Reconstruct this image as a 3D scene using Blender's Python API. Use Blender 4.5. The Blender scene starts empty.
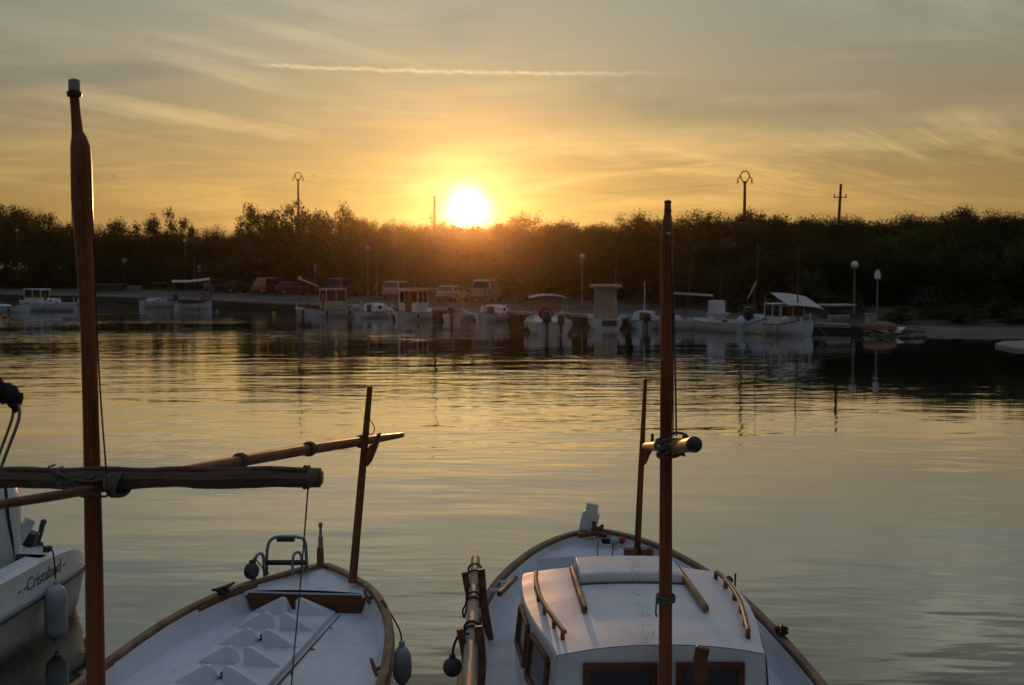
import bpy, bmesh, math, random
import numpy as np
from mathutils import Vector, Matrix

R = math.radians
random.seed(7)
S = bpy.context.scene
COL = S.collection

# ------------------------------------------------------------------ camera
CAM_H = 3.3
F_PX = 1138.0
PITCH = math.atan(66.5 / F_PX)
cd = bpy.data.cameras.new('camera')
cam = bpy.data.objects.new('camera', cd)
COL.objects.link(cam)
cam.location = (0, 0, CAM_H)
cam.rotation_euler = (math.pi / 2 - PITCH, 0, 0)
cd.sensor_width = 36
cd.lens = F_PX * 36 / 1024
cd.clip_start = 0.05
cd.clip_end = 9000
cd.dof.use_dof = True
cd.dof.focus_distance = 8.5
cd.dof.aperture_fstop = 4.0
S.camera = cam

# ------------------------------------------------------------------ sun direction
SUN_AZ = math.atan2(468 - 512, F_PX)           # from +Y towards +X
SUN_EL = R(3.3)
SUN = Vector((math.sin(SUN_AZ) * math.cos(SUN_EL), math.cos(SUN_AZ) * math.cos(SUN_EL), math.sin(SUN_EL)))
sl = bpy.data.lights.new('sun', 'SUN')
sl.energy = 2.5
sl.angle = R(0.6)
sl.color = (1.0, 0.47, 0.16)
so = bpy.data.objects.new('sun', sl)
COL.objects.link(so)
so.location = SUN * 300
so.rotation_euler = SUN.to_track_quat('Z', 'Y').to_euler()

# ------------------------------------------------------------------ world
W = bpy.data.worlds.new('World')
S.world = W
W.use_nodes = True


class NT:
    """small node-tree writer"""
    def __init__(self, tree):
        self.t = tree
        self.n = tree.nodes
        self.l = tree.links

    def node(self, kind, **kw):
        nd = self.n.new(kind)
        for k, v in kw.items():
            setattr(nd, k, v)
        return nd

    def put(self, sock, v):
        if v is None:
            return
        if isinstance(v, bpy.types.NodeSocket):
            self.l.new(v, sock)
        else:
            if sock.type == 'RGBA' and len(v) == 3:
                v = (*v, 1)
            sock.default_value = v

    def m(self, op, a, b=None, c=None, clamp=False):
        nd = self.node('ShaderNodeMath', operation=op, use_clamp=clamp)
        self.put(nd.inputs[0], a); self.put(nd.inputs[1], b); self.put(nd.inputs[2], c)
        return nd.outputs[0]

    def v(self, op, a, b=None, s=None):
        nd = self.node('ShaderNodeVectorMath', operation=op)
        self.put(nd.inputs[0], a); self.put(nd.inputs[1], b)
        if s is not None:
            self.put(nd.inputs['Scale'], s)
        return nd.outputs['Value'] if op in ('DOT_PRODUCT', 'LENGTH') else nd.outputs[0]

    def xyz(self, v):
        nd = self.node('ShaderNodeSeparateXYZ'); self.put(nd.inputs[0], v)
        return nd.outputs

    def comb(self, x, y, z):
        nd = self.node('ShaderNodeCombineXYZ')
        self.put(nd.inputs[0], x); self.put(nd.inputs[1], y); self.put(nd.inputs[2], z)
        return nd.outputs[0]

    def noise(self, vec, scale, detail=4, rough=0.55, dist=0.0, dim='3D'):
        nd = self.node('ShaderNodeTexNoise', noise_dimensions=dim)
        self.put(nd.inputs['Vector'], vec)
        nd.inputs['Scale'].default_value = scale
        nd.inputs['Detail'].default_value = detail
        nd.inputs['Roughness'].default_value = rough
        nd.inputs['Distortion'].default_value = dist
        return nd.outputs['Fac']

    def mix(self, fac, a, b, blend='MIX'):
        nd = self.node('ShaderNodeMix', data_type='RGBA', blend_type=blend)
        self.put(nd.inputs[0], fac); self.put(nd.inputs[6], a); self.put(nd.inputs[7], b)
        return nd.outputs[2]

    def ramp(self, v, lo, hi, a=0.0, b=1.0):
        nd = self.node('ShaderNodeMapRange', interpolation_type='SMOOTHSTEP')
        self.put(nd.inputs[0], v)
        nd.inputs[1].default_value = lo; nd.inputs[2].default_value = hi
        nd.inputs[3].default_value = a; nd.inputs[4].default_value = b
        return nd.outputs[0]


def build_world():
    t = W.node_tree
    t.nodes.clear()
    n = NT(t)
    d = n.v('NORMALIZE', n.node('ShaderNodeTexCoord').outputs['Generated'])
    x, y, z = n.xyz(d)
    sky = n.node('ShaderNodeTexSky', sky_type='NISHITA')
    sky.sun_disc = False
    sky.sun_elevation = SUN_EL
    sky.sun_rotation = SUN_AZ
    sky.air_density = 1.0
    sky.dust_density = 2.2
    sky.ozone_density = 1.0
    el = n.m('ARCSINE', z)
    az = n.m('ARCTAN2', x, y)
    th0 = n.m('ARCCOSINE', n.m('MINIMUM', n.v('DOT_PRODUCT', d, tuple(SUN)), 0.99999))
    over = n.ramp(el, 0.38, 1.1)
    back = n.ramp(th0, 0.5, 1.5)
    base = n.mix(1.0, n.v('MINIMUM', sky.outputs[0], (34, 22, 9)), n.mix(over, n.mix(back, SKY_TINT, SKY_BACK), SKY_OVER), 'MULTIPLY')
    # thin veil of high cloud lit from behind: evens the sky out and warms it, more so near the sun
    c = n.v('DOT_PRODUCT', d, tuple(SUN))
    th = n.m('ARCCOSINE', n.m('MINIMUM', c, 0.9999999))
    def expo(sig, p=1.0):
        q = n.m('DIVIDE', th, sig)
        if p != 1.0:
            q = n.m('POWER', q, p)
        return n.m('POWER', 2.71828, n.m('MULTIPLY', q, -1.0))
    def scaled(col, f):
        return n.v('SCALE', col, None, f)
    el0 = n.m('MAXIMUM', el, 0.0)
    low = n.m('POWER', 2.71828, n.m('MULTIPLY', el0, -1 / 0.085))       # hugging the horizon
    front = n.m('POWER', 2.71828, n.m('MULTIPLY', th, -1 / 1.4))
    tot = base
    def add(a, b):
        return n.v('ADD', a, b)
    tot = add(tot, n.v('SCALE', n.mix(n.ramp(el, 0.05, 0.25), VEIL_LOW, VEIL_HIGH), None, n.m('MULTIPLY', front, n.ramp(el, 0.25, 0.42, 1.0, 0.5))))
    tot = add(tot, scaled(BAND, n.m('MULTIPLY', low, front)))
    tot = add(tot, scaled(GLOW_WIDE, expo(0.18)))
    tot = add(tot, scaled(GLOW_MID, expo(0.05)))
    tot = add(tot, scaled(GLOW_CORE, expo(0.0135, 2.0)))
    tot = add(tot, scaled(GLOW_NEAR, expo(0.020)))
    # cirrus: noise on a plane high overhead, streaked
    zz = n.m('MAXIMUM', n.m('ADD', z, 0.05), 0.03)
    px_ = n.m('DIVIDE', x, zz)
    py_ = n.m('DIVIDE', y, zz)
    p = n.comb(n.m('ADD', n.m('MULTIPLY', px_, 0.42), n.m('MULTIPLY', py_, 0.16)), n.m('MULTIPLY', py_, 0.62), 0.0)
    n1 = n.noise(p, 0.9, 7, 0.62, 0.9)
    n2 = n.noise(n.v('ADD', p, (7.3, 2.1, 0)), 0.35, 4, 0.5, 0.4)
    cir = n.m('MULTIPLY', n.ramp(n1, 0.43, 0.70), n.ramp(n2, 0.36, 0.60))
    p3 = n.comb(n.m('MULTIPLY', az, 3.0), n.m('MULTIPLY', el, 26.0), 3.0)
    n3 = n.noise(p3, 1.6, 5, 0.55, 0.4)
    bars = n.m('MULTIPLY', n.ramp(n3, 0.5, 0.75), n.m('MULTIPLY', n.ramp(el, 0.03, 0.09), n.ramp(el, 0.26, 0.14)))
    ca, sa = math.cos(0.95), math.sin(0.95)
    pu = n.m('ADD', n.m('MULTIPLY', px_, ca), n.m('MULTIPLY', py_, sa))
    pw = n.m('SUBTRACT', n.m('MULTIPLY', py_, ca), n.m('MULTIPLY', px_, sa))
    n5 = n.noise(n.comb(n.m('MULTIPLY', pu, 0.16), n.m('MULTIPLY', pw, 1.0), 5.0), 1.5, 9, 0.62, 1.1)
    n6 = n.noise(n.comb(pu, pw, 8.0), 0.30, 3, 0.5, 0.3)
    fib = n.m('MULTIPLY', n.m('MULTIPLY', n.ramp(n5, 0.45, 0.72), n.ramp(n6, 0.40, 0.60)), n.ramp(el, 0.03, 0.12))
    cir = n.m('ADD', n.m('MULTIPLY', cir, 0.7), n.m('MULTIPLY', fib, 1.35))
    cl = n.m('ADD', n.m('MULTIPLY', cir, 1.0), n.m('MULTIPLY', bars, 0.28))
    tot = n.v('MULTIPLY', tot, n.v('ADD', (1, 1, 1), scaled((0.72, 0.66, 0.54), n.m('MULTIPLY', cl, n.m('ADD', 0.55, n.m('MULTIPLY', front, 0.6))))))
    # grey-blue thin patches
    n4 = n.noise(n.comb(n.m('MULTIPLY', az, 4.0), n.m('MULTIPLY', el, 14.0), 9.0), 0.9, 4, 0.5, 0.3)
    patch = n.m('MULTIPLY', n.ramp(n4, 0.48, 0.7), n.ramp(el, 0.05, 0.16))
    tot = n.v('MULTIPLY', tot, n.v('SUBTRACT', (1, 1, 1), scaled((0.22, 0.15, 0.06), patch)))
    # contrail, a straight narrow cloud
    wob = n.m('MULTIPLY', n.m('SUBTRACT', n.noise(n.comb(n.m('MULTIPLY', az, 60), 0.0, 1.0), 1.0, 4, 0.6), 0.5), 0.006)
    cel = n.m('ADD', n.m('ADD', 0.1755, n.m('MULTIPLY', n.m('ADD', az, 0.1), -0.012)), wob)
    dd = n.m('ABSOLUTE', n.m('SUBTRACT', el, cel))
    core = n.ramp(dd, 0.0, 0.0026, 1.0, 0.0)
    ext = n.m('MULTIPLY', n.ramp(az, -0.235, -0.20), n.ramp(az, 0.17, 0.02))
    puff = n.m('ADD', 0.0, n.m('MULTIPLY', n.noise(n.comb(n.m('MULTIPLY', az, 150), n.m('MULTIPLY', el, 260), 2.0), 1.0, 3, 0.6), 1.7))
    con = n.m('MULTIPLY', n.m('MULTIPLY', core, ext), puff)
    tot = n.v('MULTIPLY', tot, n.v('ADD', (1, 1, 1), scaled((0.55, 0.5, 0.42), con)))
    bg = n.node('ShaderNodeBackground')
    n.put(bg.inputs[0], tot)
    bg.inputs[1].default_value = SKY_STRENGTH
    out = n.node('ShaderNodeOutputWorld')
    n.l.new(bg.outputs[0], out.inputs[0])


SKY_STRENGTH = 0.1
SKY_TINT = (0.07, 0.078, 0.07)
SKY_BACK = (0.38, 0.37, 0.45)
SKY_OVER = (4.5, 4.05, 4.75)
VEIL_LOW = (3.3, 2.2, 0.86)
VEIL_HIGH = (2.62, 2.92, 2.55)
BAND = (0.9, 0.3, 0.0)
GLOW_WIDE = (1.9, 1.25, 0.45)
GLOW_MID = (1.2, 0.85, 0.4)
GLOW_CORE = (50, 43, 28)
GLOW_NEAR = (4.5, 3.6, 2.2)
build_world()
W.cycles.sampling_method = 'MANUAL'
W.cycles.sample_map_resolution = 2048

S.view_settings.view_transform = 'Standard'
S.view_settings.look = 'None'
S.view_settings.gamma = 1
S.view_settings.use_curve_mapping = False
S.view_settings.exposure = 0.0
S.cycles.use_denoising = True
S.cycles.max_bounces = 8
S.cycles.transparent_max_bounces = 8
S.cycles.volume_bounces = 1
S.cycles.caustics_reflective = False
S.cycles.caustics_refractive = False
S.cycles.sample_clamp_indirect = 6.0

# ------------------------------------------------------------------ helpers
cp, sp_ = math.cos(PITCH), math.sin(PITCH)


def ray(px, py):
    u, w = (px - 512) / F_PX, -(py - 342.5) / F_PX
    return Vector((u, cp + w * sp_, -sp_ + w * cp))


def at(px, py, Y):
    d = ray(px, py)
    return Vector((0, 0, CAM_H)) + d * (Y / d.y)


def onz(px, py, z):
    d = ray(px, py)
    return Vector((0, 0, CAM_H)) + d * ((z - CAM_H) / d.z)


def cat(pts, n):
    """Catmull-Rom through tuples of any size"""
    P = [np.array(p, float) for p in pts]
    P = [2 * P[0] - P[1]] + P + [2 * P[-1] - P[-2]]
    out = []
    for i in range(1, len(P) - 2):
        for k in range(n):
            t = k / n
            a, b, c, d = P[i - 1], P[i], P[i + 1], P[i + 2]
            out.append(0.5 * ((2 * b) + (c - a) * t + (2 * a - 5 * b + 4 * c - d) * t * t + (3 * b - a - 3 * c + d) * t ** 3))
    out.append(P[-2])
    return [tuple(o) for o in out]


class MB:
    def __init__(self):
        self.v = []
        self.f = []

    def add(self, vs, fs, mat=None):
        o = len(self.v)
        for p in vs:
            p = Vector(p)
            self.v.append(tuple(mat @ p if mat is not None else p))
        self.f += [tuple(i + o for i in f) for f in fs]
        return self

    def box(self, c, s, rot=None, taper=(1, 1)):
        x, y, z = s[0] / 2, s[1] / 2, s[2] / 2
        tx, ty = taper
        vs = [(-x, -y, -z), (x, -y, -z), (x, y, -z), (-x, y, -z), (-x * tx, -y * ty, z), (x * tx, -y * ty, z), (x * tx, y * ty, z), (-x * tx, y * ty, z)]
        fs = [(3, 2, 1, 0), (4, 5, 6, 7), (0, 1, 5, 4), (1, 2, 6, 5), (2, 3, 7, 6), (3, 0, 4, 7)]
        m = Matrix.Translation(Vector(c))
        if rot is not None:
            m = m @ rot.to_4x4()
        return self.add(vs, fs, m)

    def tube(self, pts, r, n=10, cap=True, sx=1.0):
        P = [Vector(p) for p in pts]
        k = len(P)
        rr = r if isinstance(r, (list, tuple)) else [r] * k
        vs, fs = [], []
        up = None
        for i in range(k):
            t = (P[min(i + 1, k - 1)] - P[max(i - 1, 0)]).normalized()
            if up is None:
                ref = Vector((0, 0, 1)) if abs(t.z) < 0.9 else Vector((0, 1, 0))
                up = (ref - t * ref.dot(t)).normalized()
            else:
                up = (up - t * up.dot(t)).normalized()
            sd = t.cross(up)
            for j in range(n):
                a = 2 * math.pi * j / n
                vs.append(P[i] + sd * (math.cos(a) * rr[i] * sx) + up * (math.sin(a) * rr[i]))
        for i in range(k - 1):
            for j in range(n):
                a, b = i * n + j, i * n + (j + 1) % n
                fs.append((a, b, b + n, a + n))
        if cap:
            fs.append(tuple(range(n - 1, -1, -1)))
            fs.append(tuple((k - 1) * n + j for j in range(n)))
        return self.add(vs, fs)

    def lathe(self, prof, c=(0, 0, 0), n=20, mat=None):
        vs, fs = [], []
        for r, z in prof:
            for j in range(n):
                a = 2 * math.pi * j / n
                vs.append((r * math.cos(a), r * math.sin(a), z))
        for i in range(len(prof) - 1):
            for j in range(n):
                a, b = i * n + j, i * n + (j + 1) % n
                fs.append((a, b, b + n, a + n))
        fs.append(tuple(range(n - 1, -1, -1)))
        fs.append(tuple((len(prof) - 1) * n + j for j in range(n)))
        m = Matrix.Translation(Vector(c))
        if mat is not None:
            m = m @ mat.to_4x4()
        return self.add(vs, fs, m)

    def ball(self, c, r, n=14, s=(1, 1, 1), mat=None):
        k = max(5, n // 2)
        prof = [(max(1e-4, r * math.sin(math.pi * i / k)), -r * math.cos(math.pi * i / k)) for i in range(k + 1)]
        m = Matrix.Diagonal(Vector(s))
        if mat is not None:
            m = mat @ m
        return self.lathe(prof, c, n, m)

    def prism(self, poly, d, mat):
        """2D polygon (x,z) extruded along +y by d, through mat"""
        n = len(poly)
        vs = [(p[0], 0, p[1]) for p in poly] + [(p[0], d, p[1]) for p in poly]
        fs = [tuple(range(n)), tuple(range(2 * n - 1, n - 1, -1))]
        fs += [(i, i + n, (i + 1) % n + n, (i + 1) % n) for i in range(n)]
        return self.add(vs, fs, mat)

    def grid(self, rows, close=False):
        m = len(rows[0])
        vs = [p for r in rows for p in r]
        fs = []
        for i in range(len(rows) - 1):
            for j in range(m - 1 + (1 if close else 0)):
                j2 = (j + 1) % m
                fs.append((i * m + j, i * m + j2, (i + 1) * m + j2, (i + 1) * m + j))
        return self.add(vs, fs)

    def sweep(self, path, w, h, up=(0, 0, 1)):
        """rectangular bar swept along a path; w sideways, h upwards, centred"""
        P = [Vector(p) for p in path]
        rows = []
        U = Vector(up)
        for i, p in enumerate(P):
            t = (P[min(i + 1, len(P) - 1)] - P[max(i - 1, 0)]).normalized()
            sd = t.cross(U).normalized()
            u2 = sd.cross(t).normalized()
            ww, hh = w / 2, h / 2
            b = min(ww, hh) * 0.45
            ring = [(-ww, -hh + b), (-ww + b, -hh), (ww - b, -hh), (ww, -hh + b), (ww, hh - b), (ww - b, hh), (-ww + b, hh), (-ww, hh - b)]
            rows.append([p + sd * a + u2 * c for a, c in ring])
        self.grid(rows, close=True)
        o = len(self.v)
        n = len(rows)
        self.f.append(tuple(o - n * 8 + j for j in range(7, -1, -1)))
        self.f.append(tuple(o - 8 + j for j in range(8)))
        return self

    def mesh(self, name, smooth=35):
        me = bpy.data.meshes.new(name)
        me.from_pydata(self.v, [], self.f)
        bm = bmesh.new()
        bm.from_mesh(me)
        bmesh.ops.remove_doubles(bm, verts=bm.verts, dist=1e-5)
        bmesh.ops.recalc_face_normals(bm, faces=bm.faces)
        bm.to_mesh(me)
        bm.free()
        if smooth:
            for p in me.polygons:
                p.use_smooth = True
            me.set_sharp_from_angle(angle=R(smooth))
        return me

    def build(self, name, mat, parent=None, smooth=35, bevel=0, label=None):
        me = self.mesh(name, smooth)
        me.materials.append(mat) if mat else None
        o = bpy.data.objects.new(name, me)
        COL.objects.link(o)
        if parent is not None:
            o.parent = parent
        if bevel:
            b = o.modifiers.new('bevel', 'BEVEL')
            b.width = bevel
            b.segments = 2
            b.limit_method = 'ANGLE'
            b.angle_limit = R(40)
        if label:
            o['label'] = label
        return o


def tag(o, label, cat_=None, group=None, kind=None):
    o['label'] = label
    if cat_:
        o['category'] = cat_
    if group:
        o['group'] = group
    if kind:
        o['kind'] = kind
    return o


def thing(name, label, cat_, loc=(0, 0, 0), rotz=0.0, group=None):
    o = bpy.data.objects.new(name, None)
    COL.objects.link(o)
    o.location = loc
    o.rotation_euler = (0, 0, rotz)
    o.empty_display_size = 0.2
    return tag(o, label, cat_, group)


def structure(o):
    o['kind'] = 'structure'
    return o


class Frame:
    """local coordinates of a thing placed at loc with rotz"""
    def __init__(self, loc, rotz):
        self.m = (Matrix.Translation(Vector(loc)) @ Matrix.Rotation(rotz, 4, 'Z')).inverted()

    def __call__(self, v):
        return self.m @ Vector(v)


# ------------------------------------------------------------------ materials
MATS = {}


def mat(name, c1, c2=None, rough=0.5, scale=6.0, stretch=(1, 1, 1), bump=0.0, metal=0.0, lo=0.35, hi=0.65, coat=0.0, spec=0.5,
        rvar=0.0, trans=0.0, detail=5, sub=None, alpha=None):
    if name in MATS:
        return MATS[name]
    m = bpy.data.materials.new(name)
    m.use_nodes = True
    m.node_tree.nodes.clear()
    n = NT(m.node_tree)
    tc = n.node('ShaderNodeTexCoord').outputs['Object']
    vec = n.v('MULTIPLY', tc, stretch)
    nz = n.noise(vec, scale, detail, 0.6)
    b = n.node('ShaderNodeBsdfPrincipled')
    n.put(b.inputs['Base Color'], n.mix(n.ramp(nz, lo, hi), c1, c2 or c1))
    n.put(b.inputs['Roughness'], n.m('ADD', rough - rvar / 2, n.m('MULTIPLY', nz, rvar)))
    b.inputs['Metallic'].default_value = metal
    b.inputs['Coat Weight'].default_value = coat
    b.inputs['Coat Roughness'].default_value = 0.15
    b.inputs['Specular IOR Level'].default_value = spec
    b.inputs['Transmission Weight'].default_value = trans
    if bump:
        bp = n.node('ShaderNodeBump')
        bp.inputs['Strength'].default_value = 0.5
        bp.inputs['Distance'].default_value = bump
        n.put(bp.inputs['Height'], nz)
        n.l.new(bp.outputs[0], b.inputs['Normal'])
    out = n.node('ShaderNodeOutputMaterial')
    n.l.new(b.outputs[0], out.inputs[0])
    MATS[name] = m
    return m


M_mast = mat('varnished_spar', (0.26, 0.078, 0.021), (0.11, 0.030, 0.009), 0.5, 18, (1, 1, 0.05), 0.004, coat=0.06, rvar=0.2, spec=.3)
M_spar = mat('varnished_yard', (0.22, 0.080, 0.026), (0.12, 0.042, 0.015), 0.55, 12, (1, 0.12, 1), 0.002, coat=0.04, rvar=0.2, spec=.3)
M_teak = mat('teak_trim', (0.20, 0.080, 0.030), (0.10, 0.038, 0.016), 0.5, 16, (1, 0.2, 1), 0.002, coat=0.05, rvar=0.25, spec=.3)
M_gunwale = mat('worn_gunwale_wood', (0.26, 0.135, 0.058), (0.12, 0.055, 0.026), 0.5, 14, (1, 0.3, 1), 0.003, rvar=0.25)
M_bulk = mat('varnished_plywood', (0.16, 0.052, 0.017), (0.09, 0.027, 0.010), 0.5, 10, (0.3, 1, 2), 0.001, coat=0.05, spec=.3)
M_white = mat('white_painted_hull', (0.72, 0.72, 0.70), (0.62, 0.61, 0.57), 0.33, 3, (1, 1, 1), 0.002, lo=0.42, hi=0.8, rvar=0.15)
M_deck = mat('white_painted_deck', (0.72, 0.73, 0.74), (0.58, 0.57, 0.53), 0.42, 4, (1, 1, 1), 0.003, lo=0.45, hi=0.85, rvar=0.2, detail=8)
M_roof = mat('painted_cabin_roof', (0.74, 0.74, 0.73), (0.60, 0.59, 0.55), 0.46, 3.2, (1, 1, 1), 0.006, lo=0.46, hi=0.8, rvar=0.3, detail=9)
def roof_stain():
    n = NT(M_roof.node_tree)
    b = [q for q in n.n if q.type == 'BSDF_PRINCIPLED'][0]
    old = b.inputs['Base Color'].links[0].from_socket
    tc = n.node('ShaderNodeTexCoord').outputs['Object']
    x, y, z = n.xyz(tc)
    line = n.m('ADD', 0.003, n.m('MULTIPLY', y, 0.067))
    band = n.ramp(n.m('ABSOLUTE', n.m('SUBTRACT', x, line)), 0.015, 0.065, 1.0, 0.0)
    sp = n.ramp(n.noise(n.v('MULTIPLY', tc, (1, 0.5, 1)), 55, 3, 0.6), 0.47, 0.60)
    big = n.ramp(n.noise(tc, 5, 2, 0.5), 0.35, 0.6)
    sc = n.ramp(n.noise(n.v('MULTIPLY', tc, (0.6, 3.0, 1)), 22, 5, 0.65), 0.60, 0.72)
    f = n.m('MAXIMUM', n.m('MULTIPLY', n.m('MULTIPLY', band, sp), big), n.m('MULTIPLY', sc, 0.6))
    n.put(b.inputs['Base Color'], n.mix(n.m('MULTIPLY', f, 0.65), old, (0.20, 0.195, 0.185)))


def wear(m, waterline):
    """scuffs, hairline dirt and, on hulls, grime near the waterline"""
    n = NT(m.node_tree)
    b = [q for q in n.n if q.type == 'BSDF_PRINCIPLED'][0]
    old = b.inputs['Base Color'].links[0].from_socket
    tc = n.node('ShaderNodeTexCoord').outputs['Object']
    x, y, z = n.xyz(tc)
    sc = n.ramp(n.noise(n.v('MULTIPLY', tc, (3.0, 0.5, 3.0)), 9, 6, 0.7), 0.58, 0.74)
    sp = n.ramp(n.noise(tc, 70, 2, 0.5), 0.66, 0.74)
    gr = n.ramp(n.noise(tc, 2.2, 4, 0.6), 0.42, 0.75)
    f = n.m('ADD', n.m('MULTIPLY', sc, 0.42), n.m('ADD', n.m('MULTIPLY', sp, 0.40), n.m('MULTIPLY', gr, 0.28)))
    if waterline:
        run = n.noise(n.v('MULTIPLY', tc, (9, 9, 0.6)), 1.0, 4, 0.6)
        wl = n.ramp(n.m('ADD', z, n.m('MULTIPLY', run, -0.16)), -0.02, 0.12, 1.0, 0.0)
        f = n.m('MAXIMUM', f, n.m('MULTIPLY', wl, 0.8))
    n.put(b.inputs['Base Color'], n.mix(n.m('MINIMUM', f, 0.85), old, (0.15, 0.135, 0.105)))


roof_stain()
wear(M_deck, False)
wear(M_white, True)
M_plastic = mat('white_moulded_plastic', (0.74, 0.74, 0.75), (0.66, 0.65, 0.63), 0.4, 4, lo=0.4, hi=0.8)
M_canvas = mat('brown_sail_cover', (0.17, 0.105, 0.066), (0.11, 0.068, 0.043), 0.85, 8, (1, 1, 1), 0.012, spec=0.2)
M_black = mat('black_canvas', (0.012, 0.012, 0.014), (0.02, 0.02, 0.022), 0.8, 10, bump=0.01, spec=0.2)
M_rubber = mat('black_rubber', (0.02, 0.019, 0.018), (0.035, 0.033, 0.03), 0.55, 10)
M_steel = mat('stainless_tube', (0.36, 0.36, 0.37), (0.26, 0.26, 0.27), 0.28, 20, metal=1.0, rvar=0.15)
M_rope = mat('grey_rope', (0.17, 0.14, 0.11), (0.09, 0.075, 0.06), 0.9, 60, bump=0.003, spec=0.2)
M_dkrope = mat('dark_rope', (0.06, 0.05, 0.042), (0.03, 0.026, 0.022), 0.9, 60, bump=0.003, spec=0.2)
M_fender = mat('grey_white_fender', (0.40, 0.40, 0.40), (0.25, 0.24, 0.23), 0.4, 5, lo=0.4, hi=0.75)
M_dkball = mat('dark_ball_fender', (0.035, 0.03, 0.035), (0.06, 0.045, 0.045), 0.45, 6)
M_glassd = mat('dark_window_glass', (0.012, 0.011, 0.010), (0.016, 0.014, 0.012), 0.06, 3)
M_glasst = mat('hazy_window_glass', (0.10, 0.10, 0.09), (0.07, 0.07, 0.06), 0.12, 4)
M_acrylic = mat('white_lamp_cover', (0.30, 0.20, 0.145), (0.22, 0.15, 0.11), 0.25, 5)
M_metal_dk = mat('dark_metal', (0.04, 0.04, 0.042), (0.06, 0.055, 0.05), 0.45, 12, metal=0.6)
M_red = mat('red_float', (0.45, 0.03, 0.02), (0.32, 0.03, 0.02), 0.45, 8)
M_green = mat('green_handle', (0.02, 0.09, 0.075), (0.015, 0.06, 0.05), 0.5, 8)
M_blue = mat('blue_metal_tube', (0.10, 0.17, 0.34), (0.14, 0.22, 0.38), 0.3, 10, metal=0.7)
M_letter = mat('dark_lettering', (0.13, 0.125, 0.12), (0.18, 0.17, 0.16), 0.6, 30)
M_polewood = mat('weathered_pole', (0.36, 0.29, 0.22), (0.19, 0.14, 0.10), 0.5, 10, (1, 0.15, 1), 0.003, lo=0.35, hi=0.7)
M_bronze = mat('bronze_ring', (0.18, 0.12, 0.06), (0.12, 0.08, 0.04), 0.4, 10, metal=0.9)


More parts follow.
